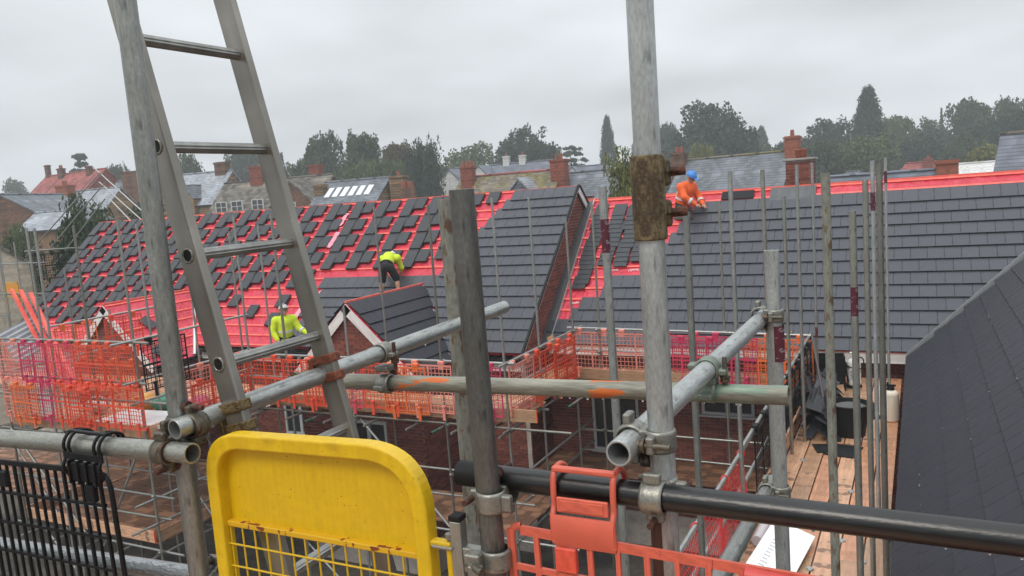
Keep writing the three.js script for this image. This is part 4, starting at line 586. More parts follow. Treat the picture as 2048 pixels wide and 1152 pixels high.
const tK = thing('scaffold_tube', 'black painted guard rail tube crossing in front of the timber walkway', 'scaffold tube', W(-0.84, -0.567, -1.335).toArray());
{ const a = W(-0.84, -0.567, -1.335), b = W(0.75, -0.578, -1.335); aim(part('tube', tubeGeo(a.distanceTo(b), RT, 32, true), M.blackPipe, tK), a, b); const cg = new THREE.CylinderGeometry(0.026, 0.026, 0.05, 28); const c = part('end_cap', cg, M.black, tK); c.rotation.z = Math.PI / 2; c.position.set(0.012, 0, 0); }

// rain drops hanging under the tubes
{ srand(4242); const drop = new THREE.SphereGeometry(0.0042, 10, 8), wet = new THREE.MeshPhysicalMaterial({ color: 0xffffff, transmission: 1, ior: 1.33, thickness: 0.008, roughness: 0.02 }); drop.scale(0.85, 1.15, 0.85);
  for (const [t, a, b, n] of [[tM, [-1.6, -0.566, -1.97], [-0.32, -0.5425, -1.97], 18], [tK, [-0.8, -0.567, -1.335], [0.5, -0.576, -1.335], 14], [t1, [-1.54, -0.485, -1.25], [-1.45, -0.44, -2.6], 10], [tL, [-2.4, -0.571, -1.215], [-1.55, -0.544, -1.215], 7]]) for (let k = 0; k < n; k++) { const d = part('water_drop', drop, wet, t), s = rnd(); d.position.copy(W(...mid3(a, b, s))).sub(t.position); d.position.y -= RT + 0.002; d.scale.setScalar(rr(0.6, 1.1)); } }

// aluminium ladder leaning against the rail
{
  const lean = Math.atan(0.225), yb = -3.955, xb = -1.485 - 0.225 * (yb + 0.5), L = 5.15;
  const ld = thing('ladder', 'tall dull aluminium ladder clamped to the scaffold rail', 'ladder', [xb, yb + CH, -1.5215]); ld.rotation.z = lean;
  const stile = () => { const sh = new THREE.Shape(); const w = 0.032, d = 0.0135, r = 0.006; sh.moveTo(-w + r, -d); sh.lineTo(w - r, -d); sh.quadraticCurveTo(w, -d, w, -d + r); sh.lineTo(w, d - r); sh.quadraticCurveTo(w, d, w - r, d); sh.lineTo(-w + r, d); sh.quadraticCurveTo(-w, d, -w, d - r); sh.lineTo(-w, -d + r); sh.quadraticCurveTo(-w, -d, -w + r, -d); const g = new THREE.ExtrudeGeometry(sh, { depth: L, bevelEnabled: false, curveSegments: 4 }); g.rotateX(-Math.PI / 2); return g; };
  for (const k of [1, -1]) { const s = part('stile', stile(), M.alu, ld); s.position.z = 0.1755 * k; part('foot', rbox(0.07, 0.05, 0.034, 0.008, 0, 0.02, 0), M.black, s); }
  const cosA = Math.cos(lean);
  const sh = new THREE.Shape(); for (let i = 0; i < 40; i++) { const a = i / 40 * Math.PI * 2, q = 0.0155 + (i % 4 < 2 ? 0.0006 : -0.0006); const x = q * Math.cos(a), y = q * 0.92 * Math.sin(a); if (i) sh.lineTo(x, y); else sh.moveTo(x, y); } sh.closePath();
  const rungG = new THREE.ExtrudeGeometry(sh, { depth: 0.33, bevelEnabled: false }); rungG.translate(0, 0, -0.165);
  const collar = new THREE.TorusGeometry(0.0165, 0.0032, 8, 24), hole = new THREE.CylinderGeometry(0.0135, 0.0135, 0.004, 20, 1); hole.rotateX(Math.PI / 2);
  for (let k = -11; k <= 5; k++) { const y = -0.36 + 0.267 * (k + 0) , ly = (y - yb) / cosA; if (ly < 0.15 || ly > L - 0.05) continue; const r = part('rung', rungG, M.aluRung, ld); r.position.set(0, ly, 0); const c = part('rung_end', collar, M.alu, r); c.position.z = 0.1893; const h = part('rung_bore', hole, M.black, r); h.position.z = 0.1875; }
  // forged clamps wrapping each stile to the horizontal tube
  const lc = (yy) => (yy - yb) / cosA;
  const wrap = (z, y, mat) => { const gs = []; for (const dy of [0.026, -0.026]) gs.push(rbox(0.078, 0.026, 0.042, 0.004, -0.002, lc(y) + dy, z)); gs.push(rbox(0.014, 0.074, 0.05, 0.004, -0.042, lc(y), z)); gs.push(rbox(0.05, 0.03, 0.02, 0.005, -0.07, lc(y), z - 0.028)); const c = part('clamp', merge(gs), mat, ld); part('bolt', merge([bar(V(-0.09, lc(y), z - 0.03), V(-0.09, lc(y), z + 0.05), 0.007, 10), bar(V(-0.09, lc(y), z + 0.03), V(-0.09, lc(y), z + 0.044), 0.013, 6)]), M.brass, c); };
  wrap(0.1755, -0.492, S({ map: brassT, color: lin(0.8, 0.72, 0.62), roughness: 0.5, metalness: 0.5 })); wrap(-0.1755, -0.452, M.rustBright);
}

// yellow ladder-access gate
{
  const g = thing('safety_gate', 'bright yellow steel swing gate with a solid upper panel and wire mesh below', 'gate', W(-1.205, -1.18, -1.27).toArray());
  const x0 = -0.302, x1 = 0.31, yt = 0.672, r = 0.115;
  const outline = (i, R) => { const s = new THREE.Shape(); s.moveTo(x0 + i, -0.02); s.lineTo(x0 + i, yt - i - R); s.quadraticCurveTo(x0 + i, yt - i, x0 + i + R, yt - i); s.lineTo(x1 - i - R * 1.25, yt - i + 0.008); s.quadraticCurveTo(x1 - i, yt - i + 0.008, x1 - i, yt - i - R * 1.15); s.lineTo(x1 - i, -0.02); s.closePath(); return s; };
  const o = outline(0, r); o.holes.push(new THREE.Path(outline(0.024, r - 0.018).getPoints(14).reverse()));
  const fg = new THREE.ExtrudeGeometry(o, { depth: 0.026, bevelEnabled: true, bevelThickness: 0.006, bevelSize: 0.006, bevelSegments: 4, curveSegments: 14 }); fg.translate(0, 0, -0.013);
  part('frame', boxUV(fg, 2.2), M.yellow, g);
  const sg = new THREE.ExtrudeGeometry((() => { const s = new THREE.Shape(outline(0.016, r - 0.01).getPoints(14).map((q) => new THREE.Vector2(q.x, Math.max(q.y, 0.452)))); return s; })(), { depth: 0.004, bevelEnabled: false }); sg.translate(0, 0, -0.017);
  part('panel', boxUV(sg, 1.7), M.yellow, g);
  part('crossbar', boxUV(rbox(x1 - x0 - 0.03, 0.014, 0.02, 0.003, 0.003, 0.449, -0.006), 3), M.yellowWorn, g);
  const ws = []; for (let x = x0 + 0.036; x < x1 - 0.02; x += 0.0385) ws.push(bar(V(x, 0, 0), V(x, 0.447, 0), 0.0024, 6)); for (let y = 0.40; y > 0; y -= 0.056) ws.push(bar(V(x0 + 0.02, y, 0.004), V(x1 - 0.02, y, 0.004), 0.0024, 6));
  part('wire_mesh', merge(ws), M.yellow, g);
  for (const y of [0.488]) { const h = part('hinge', merge([rbox(0.05, 0.012, 0.022, 0.004, x1 + 0.028, y, 0.002), bar(V(x1 + 0.046, y - 0.09, 0.002), V(x1 + 0.046, y, 0.002), 0.0085, 12)]), M.yellow, g); part('bolt', merge([bar(V(x1 + 0.046, y, 0.002), V(x1 + 0.046, y + 0.018, 0.002), 0.005, 8), bar(V(x1 + 0.046, y + 0.012, 0.002), V(x1 + 0.046, y + 0.022, 0.002), 0.009, 6)]), M.coupler, h); }
  const p = thing('gate_post', 'short grey square post with a black cap holding the yellow gate hinge', 'gate post', W(-0.829, -1.18, -1.272).toArray());
  part('post', rbox(0.026, 0.53, 0.026, 0.003, 0, 0.275, 0), M.galvE, p); part('cap', rbox(0.028, 0.012, 0.028, 0.003, 0, 0.546, 0), M.black, p);
  part('arm', rbox(0.06, 0.026, 0.024, 0.003, 0.036, 0.474, -0.002), M.galvE, p); part('hinge_plate', rbox(0.05, 0.006, 0.03, 0.002, -0.032, 0.484, 0.004), M.galvE, p);
  const cl = part('clamp', (() => { const b = bandLathe.clone(); b.translate(0.0765, 0.466, -0.012); const b2 = rbox(0.036, 0.04, 0.03, 0.006, 0.045, 0.468, 0.02); return merge([b, b2, rbox(0.03, 0.032, 0.018, 0.005, 0.055, 0.454, 0.036)]); })(), M.coupler, p); part('bolt', bar(V(0.035, 0.468, 0.03), V(0.075, 0.462, 0.046), 0.008, 8), M.couplerDark, cl);
}

// orange plastic brick guard hung on the black rail, seen close
{
  const g = thing('brick_guard', 'faded orange plastic mesh guard hooked over the black rail tube', 'mesh guard', W(-0.60, -0.67, -1.298).toArray());
  const gx = (x) => x + 0.60, gy = (y) => y + 0.67;
  // hook: two side straps over the tube with a top bar and a front plate
  const hk = []; const xs = [-0.626, -0.506];
  for (const x of xs) { const c = (y, z) => V(gx(x), gy(y), z); hk.push(new THREE.TubeGeometry(new THREE.CatmullRomCurve3([c(-0.665, 0.004), c(-0.615, 0.006), c(-0.597, -0.004), c(-0.572, -0.004), c(-0.535, -0.012), c(-0.527, -0.038), c(-0.545, -0.068), c(-0.60, -0.07)]), 24, 0.0062, 7)); }
  hk.push(rbox(0.128, 0.011, 0.014, 0.004, gx(-0.566), gy(-0.527), -0.014)); hk.push(rbox(0.104, 0.03, 0.007, 0.003, gx(-0.566), gy(-0.591), 0.002)); hk.push(rbox(0.086, 0.02, 0.003, 0.001, gx(-0.566), gy(-0.591), 0.006));
  part('hook', merge(hk), M.guardNear, g);
  const nk = []; { const sh = new THREE.Shape(); sh.moveTo(0, 0); sh.lineTo(0.004, 0.012); sh.quadraticCurveTo(0.012, 0.04, 0.004, 0.062); sh.lineTo(0.0, 0.062); sh.quadraticCurveTo(0.006, 0.04, -0.002, 0.012); sh.closePath(); const e = new THREE.ExtrudeGeometry(sh, { depth: 0.124, bevelEnabled: false, curveSegments: 8 }); e.rotateY(-Math.PI / 2); e.translate(gx(-0.503), gy(-0.672), 0.006); nk.push(e); for (let k = 0; k < 5; k++) nk.push(rbox(0.003, 0.052, 0.006, 0.001, gx(-0.612 + k * 0.023), gy(-0.643), -0.0015)); }
  part('neck', merge(nk), M.guardNear, g);
  const pg = [], tilt = (x) => -0.028 * (x + 0.72); const top = (x) => gy(-0.647) + tilt(x);
  const hb = (x0, x1, y, w) => { for (let k = 0; k < 12; k++) { const a = x0 + (x1 - x0) * k / 12, b = x0 + (x1 - x0) * (k + 1) / 12; const ge = box(b - a + 0.0008, w, 0.007); ge.rotateZ(-0.028); ge.translate(gx((a + b) / 2), y + tilt((a + b) / 2) , 0); pg.push(ge); } };
  hb(-0.70, 0.42, gy(-0.654), 0.018); hb(-0.722, 0.42, gy(-0.731), 0.012); hb(-0.722, 0.42, gy(-0.81), 0.012); hb(-0.722, 0.42, gy(-0.89), 0.014);
  const cn = new THREE.TorusGeometry(0.022, 0.0075, 8, 12, Math.PI / 2); cn.scale(1, 1, 0.5); cn.rotateZ(Math.PI / 2); cn.translate(gx(-0.70), gy(-0.668), 0); pg.push(cn);
  for (let x = -0.722, k = 0; x < 0.42; x += 0.0555, k++) { const w = k === 0 ? 0.016 : k % 2 ? 0.011 : 0.009; const ge = box(w, 0.235, 0.007); ge.rotateZ(0.01); ge.translate(gx(x), gy(-0.773) + tilt(x), 0.0005); pg.push(ge); }
  part('mesh', merge(pg), M.guardNear, g);
  part('latch', rbox(0.044, 0.05, 0.016, 0.004, gx(-0.605), gy(-0.70), 0.002), plast(0.72, 0.09, 0.05, 0.45), g);
  part('label', rbox(0.05, 0.03, 0.002, 0.0008, gx(-0.655), gy(-0.762), 0.006), M.upvc, g);
  part('grip', (() => { const b = bar(V(gx(-0.27), gy(-0.672), 0.01), V(gx(-0.12), gy(-0.684), 0.01), 0.015, 18); return b; })(), plast(0.6, 0.07, 0.06, 0.5), g);
}
// black plastic mesh guard at the left
{
  const g = thing('brick_guard', 'black plastic mesh guard hanging from the pale worn tube', 'mesh guard', W(-2.15, -0.62, -1.185).toArray());
  const gx = (x) => x + 2.15, gy = (y) => y + 0.62, fr = [], mb = [];
  const xr = -1.775, xl = -2.62, yt = -0.615, yb = -1.18, tl = (x) => 0.03 * (x + 2.0);
  for (const [y, w] of [[yt, 0.013], [-0.70, 0.008], [-0.785, 0.008], [-0.87, 0.008], [-0.955, 0.008], [-1.04, 0.008]]) { const b = box(xr - xl - 0.03, w, 0.008); b.rotateZ(0.03); b.translate(gx((xl + xr) / 2 - 0.012), gy(y) - 0.006, 0); (y === yt ? fr : mb).push(b); }
  const edge = [V(gx(xr - 0.035), gy(yt) + 0.004, 0), V(gx(xr - 0.012), gy(yt) - 0.002, 0), V(gx(xr), gy(yt) - 0.025, 0), V(gx(xr + 0.004), gy(-0.72), 0), V(gx(xr + 0.012), gy(-0.95), 0), V(gx(xr + 0.02), gy(yb), 0)];
  const et = new THREE.TubeGeometry(new THREE.CatmullRomCurve3(edge), 30, 0.0065, 7); fr.push(et);
  for (let k = 0, x = xr - 0.036; x > xl; x -= 0.0355, k++) { const b = box(k % 2 ? 0.0045 : 0.008, yt - yb, 0.007); b.rotateZ(0.032); b.translate(gx(x + 0.009), gy((yt + yb) / 2) + tl(x), 0.001); mb.push(b); }
  part('frame', merge(fr), M.guardBlack, g); part('mesh', merge(mb), M.guardBlack, g);
  const hk = []; for (const dx of [-1.925, -1.905, -1.807, -1.787]) { const c = (y, z) => V(gx(dx), gy(y), z); hk.push(new THREE.TubeGeometry(new THREE.CatmullRomCurve3([c(-0.625, 0.004), c(-0.60, 0.016), c(-0.572, 0.004), c(-0.545, 0.008), c(-0.522, -0.006), c(-0.516, -0.03), c(-0.53, -0.06), c(-0.58, -0.063)]), 22, 0.0042, 6)); }
  hk.push(rbox(0.145, 0.008, 0.012, 0.003, gx(-1.856), gy(-0.516), -0.016)); hk.push(rbox(0.15, 0.02, 0.006, 0.002, gx(-1.856), gy(-0.572), 0.006)); hk.push(rbox(0.115, 0.05, 0.014, 0.005, gx(-1.85), gy(-0.61), 0.008)); for (let k = 0; k < 4; k++) hk.push(rbox(0.006, 0.06, 0.02, 0.002, gx(-1.9 + k * 0.033), gy(-0.61), 0.011));
  part('hook', merge(hk), M.guardBlack, g);
  for (const x of [-1.845, -2.215]) part('latch', rbox(0.036, 0.045, 0.016, 0.005, gx(x), gy(-0.665), 0.004), M.guardBlack, g);
}
// the landing the camera stands on
{
  const d = thing('scaffold_platform', 'boarded landing behind the yellow gate that the view is taken from', 'scaffold platform', W(-0.8, -1.62, 0).toArray());
  for (let k = 0; k < 11; k++) { const b = part('board', boardGeo(3.9, 'x'), M.boards[k % 4], d); b.position.z = -1.02 + k * 0.226; }
}
// ───────────────────────── scaffold round the houses ─────────────────────────
srand(311);
const gm = [M.galvA, M.galvB, M.galvE, M.galvA, M.galvD];
const pick = (a) => a[Math.floor(rnd() * a.length)];
// uprights along the walkway beside the wing (two rows), then round the houses
[[-1.581, -0.0, -4.2, M.galvA, 1], [-1.433, -0.22, -5.4, M.galvB, 0], [-1.75, 0.06, -8.4, M.galvA, 0], [-1.525, 0.05, -9.0, M.galvE, 0], [-1.66, -0.32, -11.4, M.galvE, 0], [-1.56, 0.1, -12.0, M.galvA, 0], [-1.68, 0.14, -14.9, M.galvA, 2]].forEach(([x, yt, z, m, band]) => {
  const t = thing('scaffold_tube', 'upright tube' + (band === 1 ? ' banded maroon below its top' : band === 2 ? ' banded maroon at rail height' : '') + ' on the open side of the timber walkway', 'scaffold tube', [x, 0, z], 0, band ? undefined : 'uprights on the open side of the walkway'); part('tube', tubeGeo(yt + CH, RT, 14, z > -6), m, t); if (band) { const b = part('paint_band', new THREE.CylinderGeometry(RT + 0.0006, RT + 0.0006, 0.19, 14, 1, true), M.maroon, t); b.position.y = band === 1 ? CH - 0.28 : CH - 2.9; }
});
[[-0.442, -0.02, -4.5, M.rustTube], [-0.405, -0.29, -5.8, M.galvE, 0.62], [-0.40, -0.11, -7.2, M.galvE], [-0.46, 0.06, -9.6, M.galvC, 0.45], [-0.27, 0.02, -6.6, M.galvD], [-0.5, 0.12, -14.6, M.galvC, 0.32]].forEach(([x, yt, z, m, band]) => {
  const t = thing('scaffold_tube', (m === M.rustTube ? 'rust streaked upright tube' : band === 0.62 ? 'short upright tube with a low maroon band' : band === 0.45 ? 'bright upright tube with a maroon band' : band ? 'thin far upright tube with a maroon band' : 'plain upright tube') + ' between walkway and dark wing roof', 'scaffold tube', [x, 0, z], 0, m === M.rustTube || band ? undefined : 'plain uprights on the wing side of the walkway'); part('tube', tubeGeo(yt + CH, RT, 14, z > -6), m, t); if (band) { const b = part('paint_band', new THREE.CylinderGeometry(RT + 0.0006, RT + 0.0006, 0.2, 14, 1, true), M.maroon, t); b.position.y = yt + CH - band; }
});
function upright(x, yt, z, label, group, m, y0 = -CH) { return farTube(W(x, y0, z), W(x, yt, z), m || pick(gm), label, group, 9); }
for (const [x, yt, z] of [[-3.37, -0.45, -15.1], [-2.19, -0.42, -15.0], [-6.0, -0.35, -15.25], [-4.9, -2.6, -15.2]]) upright(x, yt, z, 'upright tube rising in front of the finished dark tiled roof', 'uprights before the lower house');
for (const [x, yt, z] of [[-12.6, -0.03, -11.9], [-13.25, -0.28, -13.2], [-12.83, -0.07, -13.2], [-9.98, -0.06, -13.2], [-7.81, -0.1, -11.9], [-9.95, -1.95, -11.9], [-6.5, -0.05, -11.9], [-6.48, -0.1, -13.3], [-6.45, -0.6, -14.9], [-11.55, -0.06, -11.9], [-14.6, -0.4, -13.6], [-15.9, -0.2, -13.4]]) upright(x, yt, z, 'upright tube standing in front of the stripped roof and its gabled bay', 'uprights before the long house');
for (const [x, yt, z] of [[-15.46, 0.02, -9.35], [-15.32, 0.01, -9.42], [-14.01, 0.01, -9.35], [-12.75, 0.05, -9.35], [-13.9, -0.05, -10.6], [-16.95, -1.6, -9.35], [-16.95, -2.0, -11.9], [-18.4, -1.0, -11.9]]) upright(x, yt, z, 'upright tube of the loading bay lined with orange guards', 'uprights of the loading bay');

// guard rails and ledgers: [a, b, label, group]
const railG = 'guard rails round the platforms', railL = 'horizontal guard rail tube on the scaffold round the houses';
const ledG = 'tubes under the platforms', ledL = 'horizontal tube carrying the platforms round the houses';
const rails = [
  [[-6.75, -2.95, -15.3], [-1.75, -2.95, -14.84]], [[-6.75, -3.42, -15.3], [-1.75, -3.42, -14.84]],
  [[-6.46, -2.95, -11.6], [-6.5, -2.95, -15.5]], [[-6.46, -3.42, -11.7], [-6.5, -3.42, -15.4]],
  [[-12.9, -2.95, -11.9], [-6.3, -2.95, -11.9]], [[-12.9, -3.42, -11.9], [-6.3, -3.42, -11.9]],
  [[-17.3, -2.18, -9.3], [-12.3, -2.18, -9.3]], [[-17.3, -2.94, -9.3], [-12.5, -2.94, -9.3]], [[-17.1, -3.33, -9.3], [-12.0, -3.28, -9.3]],
  [[-12.72, -2.15, -8.85], [-12.75, -2.15, -12.1]], [[-12.72, -2.9, -9.0], [-12.75, -2.9, -12.1]], [[-12.72, -3.3, -9.1], [-12.75, -3.3, -12.1]],
  [[-16.95, -2.15, -10.2], [-16.95, -2.15, -13.4]], [[-16.95, -2.9, -9.3], [-16.95, -2.9, -13.4]],
  [[-1.8, -2.96, -15.2], [-1.8, -3.02, -8.6]], [[-1.8, -3.05, -9.4], [-1.8, -3.05, -4.2]], [[-1.8, -3.45, -15.2], [-1.8, -3.45, -4.2]], [[-0.44, -3.05, -15.2], [-0.44, -3.05, -15.1]],
];
rails.pop();
for (const [a, b] of rails) farTube(W(...a), W(...b), pick([M.galvA, M.galvE, M.galvA]), railL, railG);
const led = [];
for (const y of [-4.13, -6.22]) {
  led.push([[-12.9, y, -11.95], [-5.3, y, -11.9]], [[-12.9, y, -13.15], [-6.3, y, -13.15]], [[-6.46, y, -11.6], [-6.5, y, -16]], [[-7.5, y, -13.4], [-7.5, y, -16.1]], [[-6.9, y, -15.2], [-1.6, y, -15.0]], [[-6.9, y, -16.1], [-1.6, y, -16.1]], [[-17.4, y, -9.4], [-12.2, y, -9.4]], [[-17.4, y, -10.6], [-12.4, y, -10.6]], [[-22, y, -11.95], [-12.5, y, -11.95]], [[-1.75, y, -16.2], [-1.75, y, -4]]);
  for (let k = 0; k < 7; k++) led.push([[-12.4 + k * 0.98, y - 0.06, -11.55], [-12.4 + k * 0.98, y - 0.06, -13.2]]);
  for (let k = 0; k < 5; k++) led.push([[-16.6 + k * 0.95, y - 0.06, -9.0], [-16.6 + k * 0.95, y - 0.06, -13.1]]);
}
led.push([[-17.2, -5.1, -9.35], [-12.2, -5.1, -9.35]], [[-17.2, -5.6, -9.4], [-12.4, -5.55, -9.4]], [[-17, -5.25, -10.6], [-12.4, -5.25, -10.6]], [[-16.9, -5.45, -11.9], [-12, -5.45, -11.9]], [[-12.7, -5.15, -8.9], [-12.7, -5.15, -12]], [[-12.75, -5.65, -8.8], [-12.75, -5.65, -12]], [[-9.2, -5.1, -12.1], [-6.3, -5.1, -12.1]], [[-9.2, -5.6, -12.1], [-6.2, -5.6, -12.1]], [[-6.45, -5.1, -12.2], [-6.5, -5.1, -15.8]], [[-6.45, -5.6, -12.2], [-6.5, -5.6, -15.8]], [[-6.6, -5.15, -15.2], [-1.9, -5.1, -15.0]], [[-6.6, -5.6, -15.2], [-1.9, -5.6, -15.0]]);
for (const [a, b] of led) { const lv = a[1] > -4.5 ? 'the upper platforms' : a[1] < -6 ? 'the lower platforms' : '', tr = Math.abs(a[0] - b[0]) < 0.1; farTube(W(...a), W(...b), pick(gm), lv ? `${tr ? 'cross tube' : 'long horizontal tube'} carrying ${lv} round the houses` : `horizontal guard rail tube of the lower platforms${tr ? ', running towards the houses' : ''}`, lv ? `${tr ? 'cross' : 'long'} tubes under ${lv}` : `lower guard rails${tr ? ' towards the houses' : ''}`, 8); }
const brG = 'diagonal braces below the loading bay', brL = 'diagonal brace tube in the scaffold below the platforms';
for (const [a, b] of [[[-16.9, -4.1, -9.3], [-14.9, -6.1, -9.3]], [[-17.3, -4.3, -9.45], [-15.4, -6.6, -9.45]], [[-13.1, -4.2, -9.45], [-14.6, -6.4, -9.45]], [[-14.2, -4.3, -10.6], [-12.6, -6.2, -10.6]], [[-15.4, -4.4, -10.6], [-16.8, -6.2, -10.6]], [[-14.6, -4.3, -11.9], [-13.1, -6.4, -11.9]], [[-16.6, -4.2, -12.4], [-15.1, -6.2, -12.4]], [[-9.9, -4.2, -12.0], [-8.0, -6.2, -12.0]], [[-8.0, -6.0, -12.1], [-6.6, -7.8, -12.1]], [[-12.5, -6.3, -12.0], [-10.4, -8.1, -12.0]], [[-16.6, -6.3, -9.5], [-14.6, -8.1, -9.5]], [[-13, -6.3, -9.5], [-14.8, -8.1, -9.5]]]) farTube(W(...a), W(...b), pick([M.galvC, M.galvB, M.galvA]), brL, brG, 8);
for (const [x, z] of [[-10.9, -11.5], [-9.9, -11.5], [-7.9, -11.5], [-6.9, -11.5], [-14.6, -8.95], [-13.1, -8.95], [-12.5, -10.9], [-6.1, -13.6]]) { const a = W(x, -4.2, z), b = W(x, -4.2, z - 1.7); const t = thing('scaffold_tube', 'short transom tube with a green painted end under the platform', 'scaffold tube', a.toArray(), 0, 'green ended transoms'); aim(part('tube', tubeGeo(a.distanceTo(b), RT, 9), M.galvA, t), a, b); aim(part('paint_band', tubeGeo(0.22, RT + 0.0008, 9), M.green, t), a, b); }
// couplers on the nodes that show (each a small bolted clamp)
{ const cg = merge([bandLathe.clone(), (() => { const b = bandLathe.clone(); b.rotateZ(Math.PI / 2); b.translate(0, 0, 0.052); return b; })(), box(0.09, 0.05, 0.05, 0.02, 0, 0.03), bar(V(0.05, 0, -0.03), V(0.05, 0, 0.1), 0.009, 6)]);
  const nodes = []; for (const x of [-15.46, -14.01, -12.75, -16.95]) for (const y of [-2.18, -2.94, -3.3, -4.15, -5.1, -6.2]) nodes.push([x, y, -9.35]); for (const x of [-12.6, -9.95, -7.81, -6.5]) for (const y of [-2.95, -3.42, -4.15, -5.1, -6.2]) nodes.push([x, y, -11.9]); for (const x of [-6, -3.37, -2.19]) for (const y of [-2.95, -3.42, -4.15, -5.1]) nodes.push([x, y, -15.1]); for (const z of [-13.3, -14.9]) for (const y of [-2.95, -3.42]) nodes.push([-6.48, y, z]);
  for (const n of nodes) { const m = solo('coupler', cg, M.coupler, 'small steel coupler clamping tubes of the scaffold round the houses', 'coupler', 'couplers on the scaffold'); m.position.copy(W(...n)); m.rotation.y = rr(0, 1.5); } }

// ---- platforms
function deck(label, x0, x1, z0, z1, y, along, mats, group) {
  const d = thing('scaffold_platform', label, 'scaffold platform', W((x0 + x1) / 2, y, (z0 + z1) / 2).toArray(), 0, group), wide = along === 'x' ? z1 - z0 : x1 - x0, len = along === 'x' ? x1 - x0 : z1 - z0, n = Math.round(wide / 0.232), cuts = [];
  for (let i = 0; i < n; i++) { let a = 0; while (a < len - 0.01) { const e = Math.min(len, a === 0 && i % 2 ? a + 1.95 : a + 3.9), off = (i + 0.5) * wide / n - wide / 2, mid = (a + e) / 2 - len / 2; const k = Math.round((e - a) * 100) + along; cuts[k] = cuts[k] || boardGeo(e - a - 0.006, along); const b = part('board', cuts[k], pick(mats), d); b.position.set(along === 'x' ? mid : off, rr(-0.006, 0.004), along === 'x' ? off : mid); b.rotation.z = along === 'x' ? 0 : rr(-0.01, 0.01); b.rotation.x = along === 'x' ? rr(-0.01, 0.01) : 0; a = e; } }
  return d;
}
const walk = deck('wet orange brown timber walkway boards beside the dark wing roof', -1.72, -0.33, -16.1, -1.5, -4.02, 'z', M.boards);
{ const dg = new THREE.CylinderGeometry(0.034, 0.04, 0.012, 16); for (const [x, z] of [[-1.49, -11.2], [-0.81, -11.35], [-1.26, -8.6], [-0.79, -8.75], [-0.56, -8.3], [-1.03, -8.0], [-0.55, -11.7], [-0.8, -10.2]]) { const c = part('board_clip', dg, M.galvC, walk); c.position.set(x + 1.025, 0.026, z + 8.8); } }
deck('boarded platform carrying the run of orange guards before the gabled bay', -12.7, -6.4, -13.25, -11.95, -4.02, 'x', M.boards);
deck('boarded platform along the gable end between the two houses', -7.65, -6.5, -16.1, -13.26, -4.02, 'z', M.boards);
deck('boarded platform under the eaves of the lower house', -6.48, -1.75, -16.2, -15.1, -4.02, 'x', M.boards);
deck('high boarded loading bay heaped with orange guards', -16.9, -12.72, -13.2, -9.4, -4.02, 'x', M.boards);
deck('boarded platform before the stripped bay roof', -22.6, -16.92, -13.3, -11.9, -4.02, 'x', M.boards);
deck('lower boarded loading bay deck with pale toe boards', -17.0, -12.9, -13.2, -9.42, -6.1, 'x', M.shadedMudBoards);
deck('lower boarded deck below the gabled bay', -12.85, -6.45, -13.3, -12.0, -6.1, 'x', M.shadedMudBoards);
deck('lower boarded deck in the recess below the windows', -7.6, -1.8, -16.25, -15.1, -6.1, 'x', M.shadedMudBoards);
deck('lower boarded deck along the gable end', -7.65, -6.5, -15.08, -13.32, -6.1, 'z', M.shadedMudBoards);
deck('wide ground level timber staging beyond the loading bay', -24, -17.05, -13.3, -10.2, -6.1, 'x', M.shadedMudBoards);
// toe boards
function toe(x0, z0, x1, z1, y, label, mat, cap) { const L = Math.hypot(x1 - x0, z1 - z0), t = thing('toe_board', label, 'toe board', W((x0 + x1) / 2, y, (z0 + z1) / 2).toArray(), Math.atan2(-(z1 - z0), x1 - x0), 'toe boards on edge'); const g = boardGeo(L, 'x', 0.225, 0.038); g.rotateX(Math.PI / 2); part('board', g, mat, t).position.y = 0.1125; for (const s of [-1, 1]) part('end_paint', box(0.012, 0.227, 0.04, s * (L / 2 - 0.004), 0.1125, 0), M.boardEnd, t); return t; }
const toeL = 'timber toe board on edge along a scaffold platform';
for (const [a, b, c, d, y, m] of [[-12.7, -11.93, -9.8, -11.93, -4.0, 0], [-9.79, -11.93, -5.95, -11.93, -4.0, 2], [-6.47, -12.05, -6.5, -15.1, -4.0, 1], [-6.4, -15.07, -4.1, -14.98, -4.0, 2], [-4.09, -14.98, -1.8, -14.87, -4.0, 0], [-16.9, -9.36, -12.75, -9.36, -4.0, 0], [-12.72, -9.4, -12.72, -11.9, -4.0, 1], [-17.0, -9.4, -12.95, -9.4, -6.08, 1], [-12.9, -9.45, -12.9, -12, -6.08, 2], [-17.02, -9.42, -17.02, -11, -6.08, 1], [-1.76, -16, -1.76, -4.4, -4.0, 1]]) toe(a, b, c, d, y, toeL, M.boards[m]);

// ---- plastic brick guards
const guardParts = (() => {
  const fr = [], me = [], hk = [], ft = []; const w = 1.0, h = 0.94;
  fr.push(box(w, 0.03, 0.016, 0, -0.06, 0), box(w, 0.022, 0.016, 0, -h, 0), box(w, 0.04, 0.014, 0, -0.47, 0)); for (const x of [-w / 2 + 0.012, 0, w / 2 - 0.012]) fr.push(box(0.024, h - 0.06, 0.016, x, -(h + 0.06) / 2, 0));
  for (let x = -w / 2 + 0.06; x < w / 2 - 0.02; x += 0.084) me.push(box(0.013, h - 0.06, 0.006, x, -(h + 0.06) / 2, 0)); for (let y = -0.11; y > -h; y -= 0.088) me.push(box(w, 0.013, 0.006, 0, y, 0));
  for (const x of [-0.3, 0.28]) { hk.push(merge([rbox(0.13, 0.075, 0.075, 0.02, x, -0.005, -0.02), box(0.11, 0.09, 0.02, x, -0.08, 0)])); ft.push(merge([rbox(0.06, 0.24, 0.02, 0.006, x, -h - 0.02, 0.02), rbox(0.07, 0.05, 0.05, 0.01, x, -h + 0.12, 0.02)])); }
  return [merge(fr), merge(me), ...hk, ...ft];
})();
